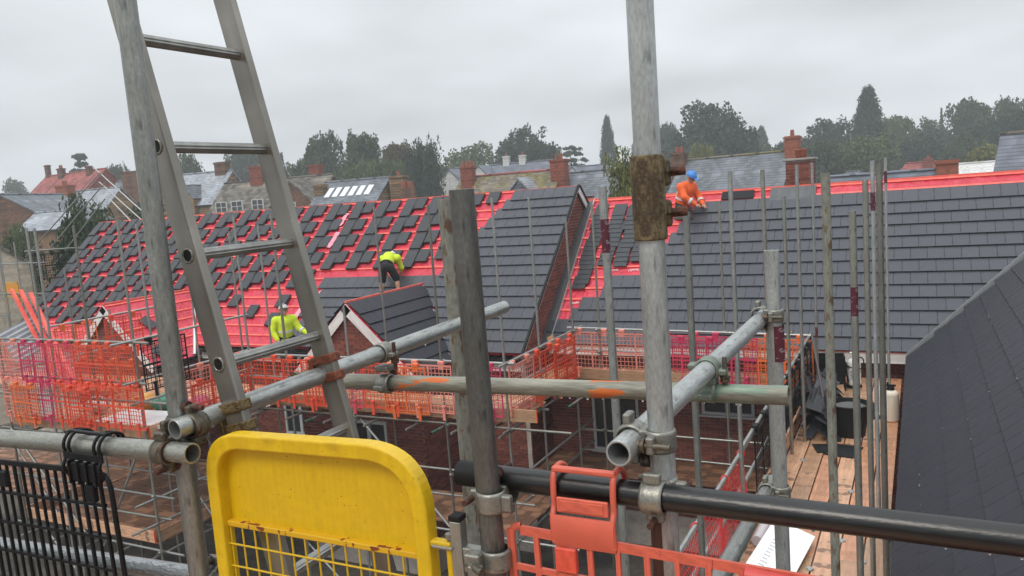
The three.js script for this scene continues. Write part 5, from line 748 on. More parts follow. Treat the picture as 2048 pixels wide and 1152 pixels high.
const guardTpl = [...M.guards, M.guardBlack].map((m) => { const g = new THREE.Group(); ['frame', 'mesh', 'hook', 'hook', 'toe_tab', 'toe_tab'].forEach((n, i) => { const q = shadow(new THREE.Mesh(guardParts[i], m)); q.name = n; g.add(q); }); g.name = 'brick_guard'; return g; });
function guard(x, y, z, yaw, col, label, group, tilt = 0, sc = 1) { const g = copyOf(guardTpl[col], [x, y + CH, z], yaw, label, group); setLabel(g, label, 'mesh guard', group); g.rotation.order = 'YXZ'; g.rotation.x = tilt + rr(-0.02, 0.02); g.rotation.z = rr(-0.012, 0.012); if (sc !== 1) g.scale.set(sc, sc, 1); return g; }
const gl = ['orange red plastic mesh guard hung on a rail round the houses', 'pink red plastic mesh guard hung on a rail round the houses', 'pale salmon plastic mesh guard hung on a rail round the houses', 'bright orange plastic mesh guard hung on a rail round the houses', 'crimson plastic mesh guard hung on a rail round the houses', 'black plastic mesh guard hung on a far rail round the houses'], gg = ['orange red guards', 'pink red guards', 'salmon guards', 'bright orange guards', 'crimson guards', 'black guards on far rails'];
const hang = (x, y, z, yaw, c, tilt, sc) => { const at = x < -25 ? 'on the far scaffold tower' : x > -1.9 ? 'beside the timber walkway' : z < -14.5 && x > -6.3 ? 'before the eaves of the lower house' : x > -6.5 && z < -12 ? 'on the return rail by the gable end' : z > -9.7 ? 'on the front of the loading bay' : z > -12 && x > -12.5 ? 'on the run before the tiled bay' : 'on the side rails of the loading bay'; return guard(x, y, z, yaw, c, gl[c].replace('hung on a rail round the houses', 'hung ' + at).replace('hung on a far rail round the houses', 'hung ' + at), gg[c] + ' ' + at, tilt, sc); };
{
  const yr = Math.atan2(-(0.46), 4.85); [2, 2, 1, 4, 3, 3].slice(0, 5).forEach((c, i) => hang(-6.15 + i * 0.98, -2.97, -15.23 + i * 0.092 + 0.06, yr, c)); hang(-3.9, -3.05, -14.94, yr, 4, 0.05); hang(-2.5, -3.1, -14.85, yr, 3, 0.06);
  [2, 0, 0].forEach((c, i) => hang(-6.4, -2.97, -12.35 - i * 1.0, Math.PI / 2, c)); hang(-6.36, -3.05, -14.2, Math.PI / 2, 0, 0.03);
  [0, 0, 1, 0, 2, 4].forEach((c, i) => hang(-12.15 + i * 1.02, -2.97, -11.84, 0, c)); hang(-10.6, -3.0, -11.78, 0, 0, 0.03); hang(-8.6, -3.02, -11.78, 0, 3, 0.04);
  [2, 4, 1, 0, 0].forEach((c, i) => hang(-16.55 + i * 0.86, -2.2, -9.24, 0, c, 0, 0.86)); [2, 4, 0, 0, 0].forEach((c, i) => hang(-16.4 + i * 0.86, -2.98, -9.22, 0, c, 0, 0.86)); [3, 0].forEach((c, i) => hang(-16.0 + i * 1.7, -3.06, -9.14, 0, c, 0.03, 0.84)); [0, 3].forEach((c, i) => hang(-14.4 + i * 0.9, -2.6, -9.6, 0, c, 0.05, 0.9));
  hang(-12.66, -2.17, -9.9, Math.PI / 2, 5); hang(-12.66, -2.9, -10.4, Math.PI / 2, 2); hang(-12.66, -2.9, -11.4, Math.PI / 2, 0); hang(-12.64, -3.2, -10.9, Math.PI / 2, 0, 0.04);
  hang(-16.9, -2.17, -11.0, Math.PI / 2, 3); hang(-16.9, -2.17, -12.2, Math.PI / 2, 0); hang(-19.6, -2.95, -11.85, 0, 0); hang(-20.8, -2.95, -11.85, 0, 1); hang(-18.4, -2.95, -11.85, 0, 1);
  for (let i = 0; i < 6; i++) hang(-1.76, -2.99, -14.6 + i * 0.98, Math.PI / 2, 5);
}
// orange debris netting along the near part of the walkway
for (const [z0, z1, y, lab] of [[-8.7, -6.9, -3.06, 'loose red netting sagging from the walkway rail, the longer piece'], [-6.7, -4.6, -3.06, 'loose red netting sagging from the walkway rail, the nearer piece']]) {
  const t = thing('debris_net', lab, 'netting', W(-1.8, y - 1, (z0 + z1) / 2).toArray()), gs = [], dz = z1 - z0, nv = Math.round(dz / 0.05), pt = (u, v) => V(0.06 * Math.sin(u * 9) * v + 0.05 * v, 1 - v * (0.72 + 0.12 * Math.sin(u * 5)), (u - 0.5) * dz + 0.06 * Math.sin(v * 6 + u * 11) * v);
  for (let i = 0; i <= nv; i++) { const pts = []; for (let j = 0; j <= 6; j++) pts.push(pt(i / nv, j / 6)); gs.push(pathTube(pts, 0.004, 6, 4)); } for (let j = 1; j <= 12; j++) { const pts = []; for (let i = 0; i <= 14; i++) pts.push(pt(i / 14, j / 12)); gs.push(pathTube(pts, 0.004, 18, 4)); }
  part('net', merge(gs), M.netting, t); const tg = []; for (let k = 0; k < 3; k++) { const r = new THREE.TorusGeometry(0.04, 0.007, 6, 14); r.rotateY(0.3); r.translate(0, 1, (k / 2 - 0.5) * dz * 0.9); tg.push(r); } part('tie', merge(tg), M.netting, t);
}
// ---- scaffold tower beyond the far gable
{ const L = 'tube of the scaffold tower beyond the far gable end', G = 'tubes of the far scaffold tower';
  for (const [a, b] of [[[-27.9, 1.95, -20], [-33.4, -1.15, -20]], [[-27.85, 1.47, -20], [-32.9, -1.6, -20]], [[-27.8, 0.95, -20], [-32.2, -1.95, -20]], [[-28.35, 2.2, -20.05], [-25.4, 0.0, -20.05]], [[-28.1, 1.6, -20.05], [-25.8, -0.1, -20.05]], [[-27.6, 0.9, -20.05], [-26.2, -0.3, -20.05]], [[-29.2, 0.0, -16.6], [-29.2, -8.2, -16.6]], [[-27.6, -0.4, -16.2], [-27.6, -8.2, -16.2]], [[-31.4, 0.1, -17.8], [-31.4, -8.2, -17.8]], [[-30.2, 0.0, -18.6], [-30.2, -8.2, -18.6]], [[-33, -1.2, -17], [-27.2, -1.2, -17]], [[-33, -2.3, -17], [-27.2, -2.3, -17]], [[-33, -3.1, -17], [-27.2, -3.1, -17]], [[-27.4, -0.75, -16.4], [-27.4, -0.85, -20]], [[-27.4, -2.4, -16.2], [-27.4, -2.4, -20]], [[-33, -2.6, -16], [-28, 0.3, -16]]]) farTube(W(...a), W(...b), M.galvA, L, G, 8);
  for (let i = 0; i < 3; i++) hang(-27.3, -0.85, -17.0 - i * 1.0, Math.PI / 2, 5);
  const ld = thing('ladder', 'far ladder on the scaffold tower beside the cream rendered house', 'ladder', W(-31.2, -5, -16.8).toArray()); for (const k of [-0.2, 0.2]) part('stile', box(0.05, 5.2, 0.04, k, 2.6, 0), M.galvA, ld); for (let y = 0.3; y < 5; y += 0.27) part('rung', box(0.38, 0.03, 0.03, 0, y, 0), M.galvA, ld);
  const bg = thing('safety_gate', 'small far yellow gate on the scaffold tower', 'gate', W(-29.6, -3, -17.05).toArray()); part('frame', merge([box(0.05, 1.1, 0.04, -0.4, 0.55, 0), box(0.05, 1.1, 0.04, 0.4, 0.55, 0), box(0.85, 0.05, 0.04, 0, 1.1, 0), box(0.85, 0.05, 0.04, 0, 0.6, 0)]), S({ color: lin(0.7, 0.35, 0.02), roughness: 0.5 }), bg); part('panel', box(0.75, 0.4, 0.02, 0, 0.85, 0), S({ color: lin(0.7, 0.3, 0.03), roughness: 0.5 }), bg);
}
// ───────────────────────── things left on the platforms ─────────────────────────
srand(909);
const dy = -4.0; // top of the walkway boards
{ const t = thing('sprayer', 'tall white pressure sprayer with a black hose standing on the walkway', 'sprayer', W(-1.11, dy, -15.35).toArray());
  part('tank', new THREE.LatheGeometry([[0.001, 0.03], [0.12, 0.03], [0.125, 0.08], [0.125, 0.42], [0.1, 0.5], [0.05, 0.53], [0.001, 0.53]].map((q) => new THREE.Vector2(...q)), 22), M.upvc, t); part('base', new THREE.CylinderGeometry(0.13, 0.135, 0.05, 22).translate(0, 0.025, 0), M.black, t); part('pump', merge([bar(V(0, 0.53, 0), V(0, 0.64, 0), 0.03, 10), bar(V(-0.06, 0.64, 0), V(0.06, 0.64, 0), 0.016, 8)]), M.upvc, t); part('hose', pathTube([V(0.03, 0.55, 0.02), V(0.15, 0.56, 0.05), V(0.17, 0.42, 0.05), V(0.1, 0.36, 0.1), V(-0.1, 0.42, 0.11), V(-0.16, 0.5, 0.03), V(-0.12, 0.3, 0.08), V(-0.08, 0.12, 0.13)], 0.012, 40, 7), M.black, t);
  const cv = document.createElement('canvas'); cv.width = 64; cv.height = 256; const c = cv.getContext('2d'); c.fillStyle = '#e6e6e4'; c.fillRect(0, 0, 64, 256); c.strokeStyle = '#23518c'; c.lineWidth = 9; c.beginPath(); c.moveTo(44, 226); c.bezierCurveTo(4, 230, 8, 186, 40, 196); c.bezierCurveTo(60, 204, 30, 160, 20, 172); c.lineTo(44, 158); c.lineTo(18, 146); c.lineTo(44, 132); c.bezierCurveTo(0, 120, 20, 92, 46, 108); c.lineTo(14, 84); c.lineTo(46, 66); c.lineTo(20, 50); c.stroke(); const tx = new THREE.CanvasTexture(cv); tx.colorSpace = THREE.SRGBColorSpace; part('label', new THREE.CylinderGeometry(0.1262, 0.1262, 0.28, 12, 1, true, -0.55, 0.7).translate(0, 0.26, 0), S({ map: tx, roughness: 0.4 }), t);
}
{ const t = thing('sprayer', 'cream pressure sprayer bottle with a pale hose against the wing eaves', 'sprayer', W(-0.44, dy, -13.35).toArray());
  part('tank', new THREE.LatheGeometry([[0.001, 0.0], [0.112, 0.0], [0.122, 0.03], [0.122, 0.42], [0.105, 0.47], [0.06, 0.50], [0.001, 0.50]].map((q) => new THREE.Vector2(...q)), 24), S({ color: lin(0.74, 0.66, 0.55), roughness: 0.45, map: plasT }), t); part('cap', merge([new THREE.CylinderGeometry(0.05, 0.06, 0.06, 14).translate(0, 0.53, 0), box(0.15, 0.03, 0.04, 0, 0.57, 0), bar(V(-0.04, 0.55, 0), V(-0.04, 0.62, 0), 0.015, 8)]), M.black, t); part('hose', pathTube([V(-0.04, 0.56, 0), V(-0.13, 0.58, 0.03), V(-0.16, 0.42, 0.06), V(-0.155, 0.1, 0.06)], 0.013, 24, 7), S({ color: lin(0.62, 0.6, 0.54), roughness: 0.5 }), t); part('print', new THREE.CylinderGeometry(0.1232, 0.1232, 0.16, 10, 1, true, -0.85, 0.28).translate(0, 0.28, 0), S({ color: lin(0.08, 0.1, 0.22), roughness: 0.5 }), t); }
{ const t = thing('bucket', 'black rubber bucket on the walkway boards in front of the felt offcuts', 'bucket', W(-0.97, dy, -12.5).toArray()); part('tub', new THREE.LatheGeometry([[0.001, 0.0], [0.2, 0.0], [0.21, 0.01], [0.285, 0.47], [0.3, 0.48], [0.3, 0.495], [0.275, 0.495], [0.2, 0.02], [0.001, 0.02]].map((q) => new THREE.Vector2(...q)), 30), M.black, t); for (const k of [-1, 1]) { const g = new THREE.TorusGeometry(0.07, 0.014, 8, 16, Math.PI); g.rotateY(Math.PI / 2); g.translate(k * 0.285, 0.49, 0); part('handle', g, M.black, t); } part('rubble', (() => { const g = new THREE.SphereGeometry(0.25, 14, 8); g.scale(1, 0.25, 1); g.translate(0, 0.42, 0); return g; })(), S({ color: lin(0.1, 0.1, 0.1), roughness: 1 }), t); }
// heap of dark felt and tile offcuts, each strip a thing of its own
for (let k = 0; k < 44; k++) { const L = rr(0.8, 1.7), g = new THREE.BoxGeometry(rr(0.07, 0.24), 0.006, L, 1, 1, 8), p = g.attributes.position, bend = rr(-0.1, 0.16), h = (k / 44) * 0.5; for (let i = 0; i < p.count; i++) p.setY(i, p.getY(i) + bend * Math.cos(p.getZ(i) / L * 3)); g.computeVertexNormals(); const m = solo('felt_offcut', g, pick([M.stackTiles[0], M.stackTiles[2], M.black, M.tiles[3], M.tiles[1]]), 'dark strip in the heap of felt offcuts on the walkway', 'offcut', 'heap of felt offcuts'); m.position.copy(W(-1.55 + rr(-0.06, 0.1) + 0.25 * rnd() * (1 - h), dy + 0.06 + h, -13.2 + rr(-0.7, 0.5))); m.rotation.set(rr(-0.2, 0.3), rr(-0.3, 0.45), -rr(0.2, 0.9)); }
for (const [x, z, r, w, l] of [[-1.25, -11.75, 0.3, 0.3, 0.35], [-1.0, -11.7, -0.2, 0.4, 0.5], [-0.75, -13.6, 0.6, 0.4, 0.5], [-0.9, -14.1, 0.2, 0.4, 0.6]]) { const m = solo('felt_offcut', box(w, 0.012, l), M.black, 'flat black felt sheet lying on the walkway boards', 'offcut', 'flat felt sheets'); m.position.copy(W(x, dy + 0.012, z)); m.rotation.y = r; }
{ const m = solo('downpipe', merge([bar(V(0, 0, 0), V(-0.35, 1.35, -1.1), 0.02, 10)]), S({ color: lin(0.08, 0.06, 0.055), roughness: 0.5 }), 'thin dark pipe leaning on the walkway rail over the felt offcuts', 'pipe'); m.position.copy(W(-1.25, dy + 0.02, -12.4)); }
{ const t = thing('crate', 'black plastic crate standing on the walkway by the corner rail', 'crate', W(-1.5, dy, -15.2).toArray(), 0.15); part('shell', merge([box(0.5, 0.03, 0.35, 0, 0.02, 0), box(0.5, 0.62, 0.02, 0, 0.31, 0.17), box(0.5, 0.62, 0.02, 0, 0.31, -0.17), box(0.02, 0.62, 0.35, -0.24, 0.31, 0), box(0.02, 0.62, 0.35, 0.24, 0.31, 0)]), M.guardBlack, t); part('ribs', merge([0.1, 0.3, 0.5].map((y) => box(0.53, 0.03, 0.38, 0, y, 0))), M.black, t); }
{ const m = solo('timber_offcut', boardGeo(0.9, 'z', 0.2, 0.04), M.boards[2], 'short timber offcut lying on the walkway behind the bucket', 'timber'); m.position.copy(W(-1.3, dy + 0.05, -14.6)); m.rotation.y = 0.15; m.rotation.x = 0.1; }
{ const t = thing('hand_saw', 'yellow handled tool lying across the walkway boards', 'tool', W(-1.0, dy + 0.03, -14.0).toArray(), 0.25); part('blade', box(0.45, 0.01, 0.06), M.metalStrip, t); part('handle', rbox(0.2, 0.03, 0.07, 0.012, -0.3, 0, 0), S({ color: lin(0.6, 0.36, 0.05), roughness: 0.5 }), t); }
{ // big white insulation board leaning over the walkway edge, with faint print
  const cv = document.createElement('canvas'); cv.width = 256; cv.height = 512; const c = cv.getContext('2d'); c.fillStyle = '#f1f2f2'; c.fillRect(0, 0, 256, 512); c.fillStyle = '#b9bdc0'; for (let k = 0; k < 16; k++) { c.save(); c.translate(56, 470 - k * 26); c.rotate(-0.03); c.fillRect(0, 0, 26 + (k * 7) % 18, 10); c.restore(); } const tx = new THREE.CanvasTexture(cv); tx.colorSpace = THREE.SRGBColorSpace;
  const g = new THREE.BoxGeometry(0.44, 0.03, 1.3); const mt = S({ map: tx, roughness: 0.55 }), m = solo('insulation_board', g, mt, 'large white insulation board lying on the near end of the walkway', 'board'); m.position.copy(W(-1.33, dy + 0.11, -7.95)); m.rotation.set(0.06, -0.12, -0.32); }
{ const m = solo('paper_roll', merge([bar(V(0, 0, 0), V(0.04, 0.02, -0.7), 0.06, 16)]), S({ color: lin(0.55, 0.53, 0.56), roughness: 0.6 }), 'pale grey roll lying beside the white insulation board', 'roll'); m.position.copy(W(-1.6, dy + 0.08, -8.3)); }
{ const m = solo('timber_block', boxUV(rbox(0.16, 0.1, 0.3, 0.006)), M.boards[0], 'short timber block at the foot of the gable abutment', 'timber'); m.position.copy(W(-7.45, -3.38, -15.95)); m.rotation.set(0.3, 0.5, 0.3); }
// loading bay clutter
for (let k = 0; k < 5; k++) { const a = W(-17.9 + k * 0.17, -1.30 - k * 0.03, -10.3 - (k % 2) * 0.1), b = W(-15.9 + k * 0.12, -3.4, -9.9 - (k % 2) * 0.1); const L = a.distanceTo(b), m = solo('batten_bundle', boxUV(box(0.06, L, 0.06)), M.batten, 'red roofing batten leaning out of the loading bay', 'timber batten', 'red battens leaning out of the loading bay'); m.position.copy(a.clone().add(b).multiplyScalar(0.5)); aim(m, b, a); }
{ const g = new THREE.PlaneGeometry(1.1, 0.8, 44, 2); const p = g.attributes.position; for (let i = 0; i < p.count; i++) p.setZ(i, 0.035 * Math.sin(p.getX(i) * 40)); g.computeVertexNormals(); const m = solo('corrugated_sheet', g, S({ color: lin(0.32, 0.34, 0.37), roughness: 0.45, metalness: 0.3, side: THREE.DoubleSide, map: plasT }), 'grey corrugated roof sheet beside the red battens', 'roof sheet'); m.position.copy(W(-17.3, -2.35, -10.1)); m.rotation.set(-0.9, 0.35, -0.5); }
for (const [x, z, c, lb, nm] of [[-14.1, -10.9, [0.05, 0.3, 0.18], 'crumpled green sack on the loading bay', 'sack'], [-13.1, -10.9, [0.5, 0.08, 0.2], 'crumpled pink wrapped bundle on the loading bay', 'sack'], [-15.6, -10.4, [0.6, 0.55, 0.5], 'pale wrapped pack on the loading bay', 'pack'], [-14.6, -10.8, [0.72, 0.36, 0.1], 'orange plastic pack on the loading bay', 'pack']]) { const g = new THREE.SphereGeometry(0.5, 26, 18), p = g.attributes.position; for (let i = 0; i < p.count; i++) { const k = 0.34 + 0.22 * fbm(p.getX(i) * 3 + 9 + x, p.getY(i) * 3 + p.getZ(i) * 2 + 20, 4096, 19, 3); p.setXYZ(i, p.getX(i) * k * 1.3, Math.max(-0.19, p.getY(i) * k * 0.8), p.getZ(i) * k); } g.computeVertexNormals(); const m = solo(nm, g, S({ color: lin(...c), roughness: 0.6, map: plasT }), lb, nm); m.position.copy(W(x, -3.8, z)); m.rotation.y = x; }
{ const m = solo('insulation_board', box(1.9, 0.06, 0.9), M.upvc, 'white insulation slab lying on the edge of the loading bay', 'board'); m.position.copy(W(-13.5, -3.85, -9.95)); m.rotation.y = 0.08; }
// crumpled pink film on the stripped roof
{ for (const [x, s, l, lb] of [[-14.75, 4.35, 0.9, 'scrunched pink film strip low on the stripped roof'], [-14.95, 0.7, 0.5, 'pale pink film scrap high on the stripped roof'], [-14.9, 1.5, 0.6, 'pale pink film scrap halfway up the stripped roof'], [-14.3, 3.35, 0.4, 'pink film scrap above the tiled courses']]) { const g = new THREE.PlaneGeometry(0.16, l, 6, 26), p = g.attributes.position; for (let i = 0; i < p.count; i++) { p.setZ(i, 0.05 * fbm(p.getX(i) * 14 + 3, p.getY(i) * 12 + x * 9 + 200, 4096, 29, 3)); p.setX(i, p.getX(i) * (0.6 + 0.8 * vnoise(p.getY(i) * 7 + 50, x * 3 + 60, 4096, 3))); } g.rotateX(-Math.PI / 2); g.computeVertexNormals(); const m = solo('plastic_film', g, S({ color: lin(0.72, 0.28, 0.36), roughness: 0.3, side: THREE.DoubleSide }), lb, 'plastic film'); m.rotation.order = 'YXZ'; m.position.copy(W(x, LRY - s * SP + 0.04, LRZ + s * CP)); m.rotation.set(PHI, 0, 0); m.rotateY(-0.15); } }

// ───────────────────────── people ─────────────────────────
// a body is a field of tapered capsules and balls joined by a smooth minimum, meshed on a grid
function fieldGeo(prims, k, res) {
  const lo = V(1e9, 1e9, 1e9), hi = V(-1e9, -1e9, -1e9); for (const p of prims) for (const [q, r] of [[p.a, p.ra], [p.b, p.rb]]) { lo.min(V(q[0] - r, q[1] - r, q[2] - r)); hi.max(V(q[0] + r, q[1] + r, q[2] + r)); }
  const c = lo.clone().add(hi).multiplyScalar(0.5), half = Math.max(hi.x - lo.x, hi.y - lo.y, hi.z - lo.z) / 2 + 0.05;
  const mc = new MarchingCubes(res, new THREE.MeshStandardMaterial(), false, false, 60000); mc.isolation = 0;
  const P = prims.map((p) => ({ a: V(...p.a), d: V(...p.b).sub(V(...p.a)), ra: p.ra, rb: p.rb, l2: Math.max(1e-8, V(...p.b).distanceToSquared(V(...p.a))) })), q = V(), t = V();
  for (let z = 0; z < res; z++) for (let y = 0; y < res; y++) for (let x = 0; x < res; x++) {
    q.set((x - res / 2) / (res / 2) * half + c.x, (y - res / 2) / (res / 2) * half + c.y, (z - res / 2) / (res / 2) * half + c.z); let D = 1e3;
    for (const p of P) { t.copy(q).sub(p.a); const h = clamp(t.dot(p.d) / p.l2); t.addScaledVector(p.d, -h); const d = t.length() - (p.ra + (p.rb - p.ra) * h), m = clamp(0.5 + 0.5 * (D - d) / k); D = D * (1 - m) + d * m - k * m * (1 - m); }
    mc.field[x + y * res + z * res * res] = -D;
  }
  mc.update(); const n = mc.count === undefined ? mc.geometry.drawRange.count : mc.count, pos = new Float32Array(mc.positionArray.slice(0, n * 3)), nor = new Float32Array(mc.normalArray.slice(0, n * 3));
  for (let i = 0; i < n; i++) { pos[i * 3] = pos[i * 3] * half + c.x; pos[i * 3 + 1] = pos[i * 3 + 1] * half + c.y; pos[i * 3 + 2] = pos[i * 3 + 2] * half + c.z; }
  const g = new THREE.BufferGeometry(); g.setAttribute('position', new THREE.BufferAttribute(pos, 3)); g.setAttribute('normal', new THREE.BufferAttribute(nor, 3)); g.setAttribute('uv', new THREE.BufferAttribute(new Float32Array(n * 2), 2)); return g;
}
const cap = (a, b, ra, rb = ra) => ({ a, b, ra, rb });
const mid = (a, b, t) => a.map((q, i) => q + (b[i] - q) * t);
const skin = S({ color: lin(0.48, 0.25, 0.17), roughness: 0.6 }), bootM = S({ color: lin(0.035, 0.028, 0.022), roughness: 0.7 }), darkCloth = S({ color: lin(0.018, 0.018, 0.02), roughness: 0.9 });
function hand(w, dir, palmN, grip) { // palm, four unequal curled fingers and a thumb off the side of the palm
  const d = V(...dir).normalize(), n = V(...palmN).normalize(), s = V().crossVectors(d, n).normalize(), p = (f, sd, u) => V(...w).addScaledVector(d, f).addScaledVector(s, sd).addScaledVector(n, u).toArray(), out = [cap(p(0.01, 0, 0), p(0.075, 0, 0.004), 0.028, 0.032)];
  [[-0.03, 0.066], [-0.01, 0.08], [0.011, 0.076], [0.03, 0.06]].forEach(([sd, l]) => { const b = p(0.085, sd, 0.0), m = p(0.085 + l * 0.5, sd, grip * 0.022), e = p(0.085 + l * (1 - 0.55 * grip), sd, grip * 0.055); out.push(cap(b, m, 0.0095, 0.009), cap(m, e, 0.009, 0.008)); });
  const t0 = p(0.03, -0.034, 0.004), t1 = p(0.062, -0.058, 0.018), t2 = p(0.088, -0.055, 0.032); out.push(cap(t0, t1, 0.012, 0.0105), cap(t1, t2, 0.0105, 0.009)); return out;
}
function headPrims(h, f, up) { const F = V(...f).normalize(), U = V(...up).normalize(), Sd = V().crossVectors(F, U).normalize(), p = (a, b, c) => V(...h).addScaledVector(F, a).addScaledVector(U, b).addScaledVector(Sd, c).toArray(); return [cap(p(-0.018, 0.03, 0), p(0.01, 0.035, 0), 0.088, 0.084), cap(p(0.03, -0.03, 0), p(0.05, -0.07, 0), 0.066, 0.04), cap(p(0.09, 0.005, 0), p(0.108, -0.022, 0), 0.011, 0.015), cap(p(0.078, -0.052, -0.018), p(0.078, -0.052, 0.018), 0.012), cap(p(-0.005, -0.005, 0.086), p(-0.01, 0.025, 0.088), 0.016, 0.018), cap(p(-0.005, -0.005, -0.086), p(-0.01, 0.025, -0.088), 0.016, 0.018)]; }
function eyes(h, f, up, parent) { const F = V(...f).normalize(), U = V(...up).normalize(), Sd = V().crossVectors(F, U).normalize(), gs = []; for (const k of [-1, 1]) { const g = new THREE.SphereGeometry(0.0125, 10, 8), q = V(...h).addScaledVector(F, 0.083).addScaledVector(U, 0.012).addScaledVector(Sd, 0.033 * k); g.translate(q.x, q.y, q.z); gs.push(g); } part('eyes', merge(gs), S({ color: lin(0.1, 0.08, 0.07), roughness: 0.2 }), parent); }
function helmetGeo(h, f, up) { const F = V(...f).normalize(), U = V(...up).normalize(), Sd = V().crossVectors(F, U).normalize(), shell = new THREE.SphereGeometry(0.118, 24, 12, 0, Math.PI * 2, 0, Math.PI / 2); shell.scale(1.0, 0.98, 1.18); const brim = new THREE.TorusGeometry(0.112, 0.011, 6, 28); brim.rotateX(Math.PI / 2); brim.scale(1, 1, 1.2); const peak = rbox(0.16, 0.012, 0.09, 0.005, 0, 0.002, 0.15), ridge = rbox(0.03, 0.02, 0.2, 0.008, 0, 0.112, 0); const g = merge([shell, brim, peak, ridge]); g.applyMatrix4(new THREE.Matrix4().makeBasis(Sd.clone().negate(), U, F).setPosition(V(...h).addScaledVector(U, 0.055))); return g; }
// joints: neck, head, shoulders, elbows, wrists, hips, knees, ankles, toes
function person(label, pos, turn, J, look) {
  const t = thing('person', label, 'person', pos, turn), { pelvis, chest, neck, head, face, up, sh, el, wr, hp, kn, an, toe } = J, body = [];
  body.push(cap(pelvis, mid(pelvis, chest, 0.5), 0.125, 0.118), cap(mid(pelvis, chest, 0.5), chest, 0.118, 0.135), cap(sh[0], sh[1], 0.075), cap(neck, head, 0.055, 0.055), cap(chest, neck, 0.1, 0.06));
  for (const i of [0, 1]) body.push(cap(sh[i], el[i], 0.056, 0.042), cap(el[i], wr[i], 0.041, 0.028), cap(hp[i], kn[i], 0.09, 0.058), cap(kn[i], mid(kn[i], an[i], 0.4), 0.056, 0.054), cap(mid(kn[i], an[i], 0.4), an[i], 0.054, 0.038), cap(an[i], toe[i], 0.04, 0.036));
  const b = part('body', mergeGeometries([fieldGeo(body, 0.035, 80), fieldGeo(headPrims(head, face, up), 0.02, 48), ...[0, 1].map((i) => fieldGeo(hand(wr[i], J.hd[i], J.hn[i], 0.8), 0.006, 56))].map(norm3)), skin, t); eyes(head, face, up, b);
  const inf = look.puff || 0.03;
  const jk = [cap(mid(pelvis, chest, look.hem ?? 0.02), mid(pelvis, chest, 0.5), 0.14 + inf * 0.6, 0.135 + inf), cap(mid(pelvis, chest, 0.5), chest, 0.135 + inf, 0.145 + inf), cap(sh[0], sh[1], 0.088 + inf * 0.5), cap(chest, mid(chest, neck, 0.9), 0.12 + inf * 0.6, 0.07)]; for (const i of [0, 1]) jk.push(cap(sh[i], el[i], 0.073 + inf * 0.5, 0.058 + inf * 0.4), cap(el[i], mid(el[i], wr[i], look.sleeve ?? 0.95), 0.058 + inf * 0.4, 0.044 + inf * 0.2));
  part('jacket', fieldGeo(jk, 0.04, 72), look.jacket, t);
  const tr = [cap(pelvis, mid(pelvis, chest, 0.25), 0.145, 0.13)]; for (const i of [0, 1]) { tr.push(cap(hp[i], look.shorts ? mid(hp[i], kn[i], 0.95) : kn[i], 0.112, look.shorts ? 0.095 : 0.076)); if (!look.shorts) tr.push(cap(kn[i], mid(kn[i], an[i], 0.95), 0.076, 0.06)); }
  part('trousers', fieldGeo(tr, 0.03, 72), look.trousers, t);
  const bt = []; for (const i of [0, 1]) bt.push(cap(mid(kn[i], an[i], 0.82), an[i], 0.056, 0.055), cap(an[i], toe[i], 0.052, 0.044)); part('boots', fieldGeo(bt, 0.02, 56), bootM, t);
  if (look.bands) { const gs = []; for (const [a, c, r] of look.bands(J)) { const A = V(...a), C = V(...c), g = new THREE.CylinderGeometry(r, r, A.distanceTo(C), 24, 1, true); g.translate(0, A.distanceTo(C) / 2, 0); g.applyQuaternion(new THREE.Quaternion().setFromUnitVectors(UP, C.clone().sub(A).normalize())); g.translate(A.x, A.y, A.z); gs.push(g); } part('reflective_bands', merge(gs), S({ color: lin(0.6, 0.62, 0.62), roughness: 0.35, side: THREE.DoubleSide }), t); }
  if (look.helmet) part('helmet', helmetGeo(head, face, up), look.helmet, t);
  if (look.belt) { const g = new THREE.TorusGeometry(0.158, 0.024, 8, 28); g.rotateX(Math.PI / 2); g.scale(1.06, 1.4, 0.95); const d = V(...chest).sub(V(...pelvis)).normalize(); g.applyQuaternion(new THREE.Quaternion().setFromUnitVectors(UP, d)); const c = mid(pelvis, chest, 0.12); g.translate(...c); part('tool_belt', merge([g, rbox(0.09, 0.16, 0.07, 0.02, c[0] + 0.17, c[1] - 0.07, c[2] + 0.02), rbox(0.08, 0.14, 0.07, 0.02, c[0] - 0.17, c[1] - 0.07, c[2] - 0.02)]), darkCloth, t); }
  return t;
}
const hiOrange = S({ color: lin(0.86, 0.13, 0.025), roughness: 0.75, map: plasT }), hiYellow = S({ color: lin(0.62, 0.80, 0.03), roughness: 0.75, map: plasT });
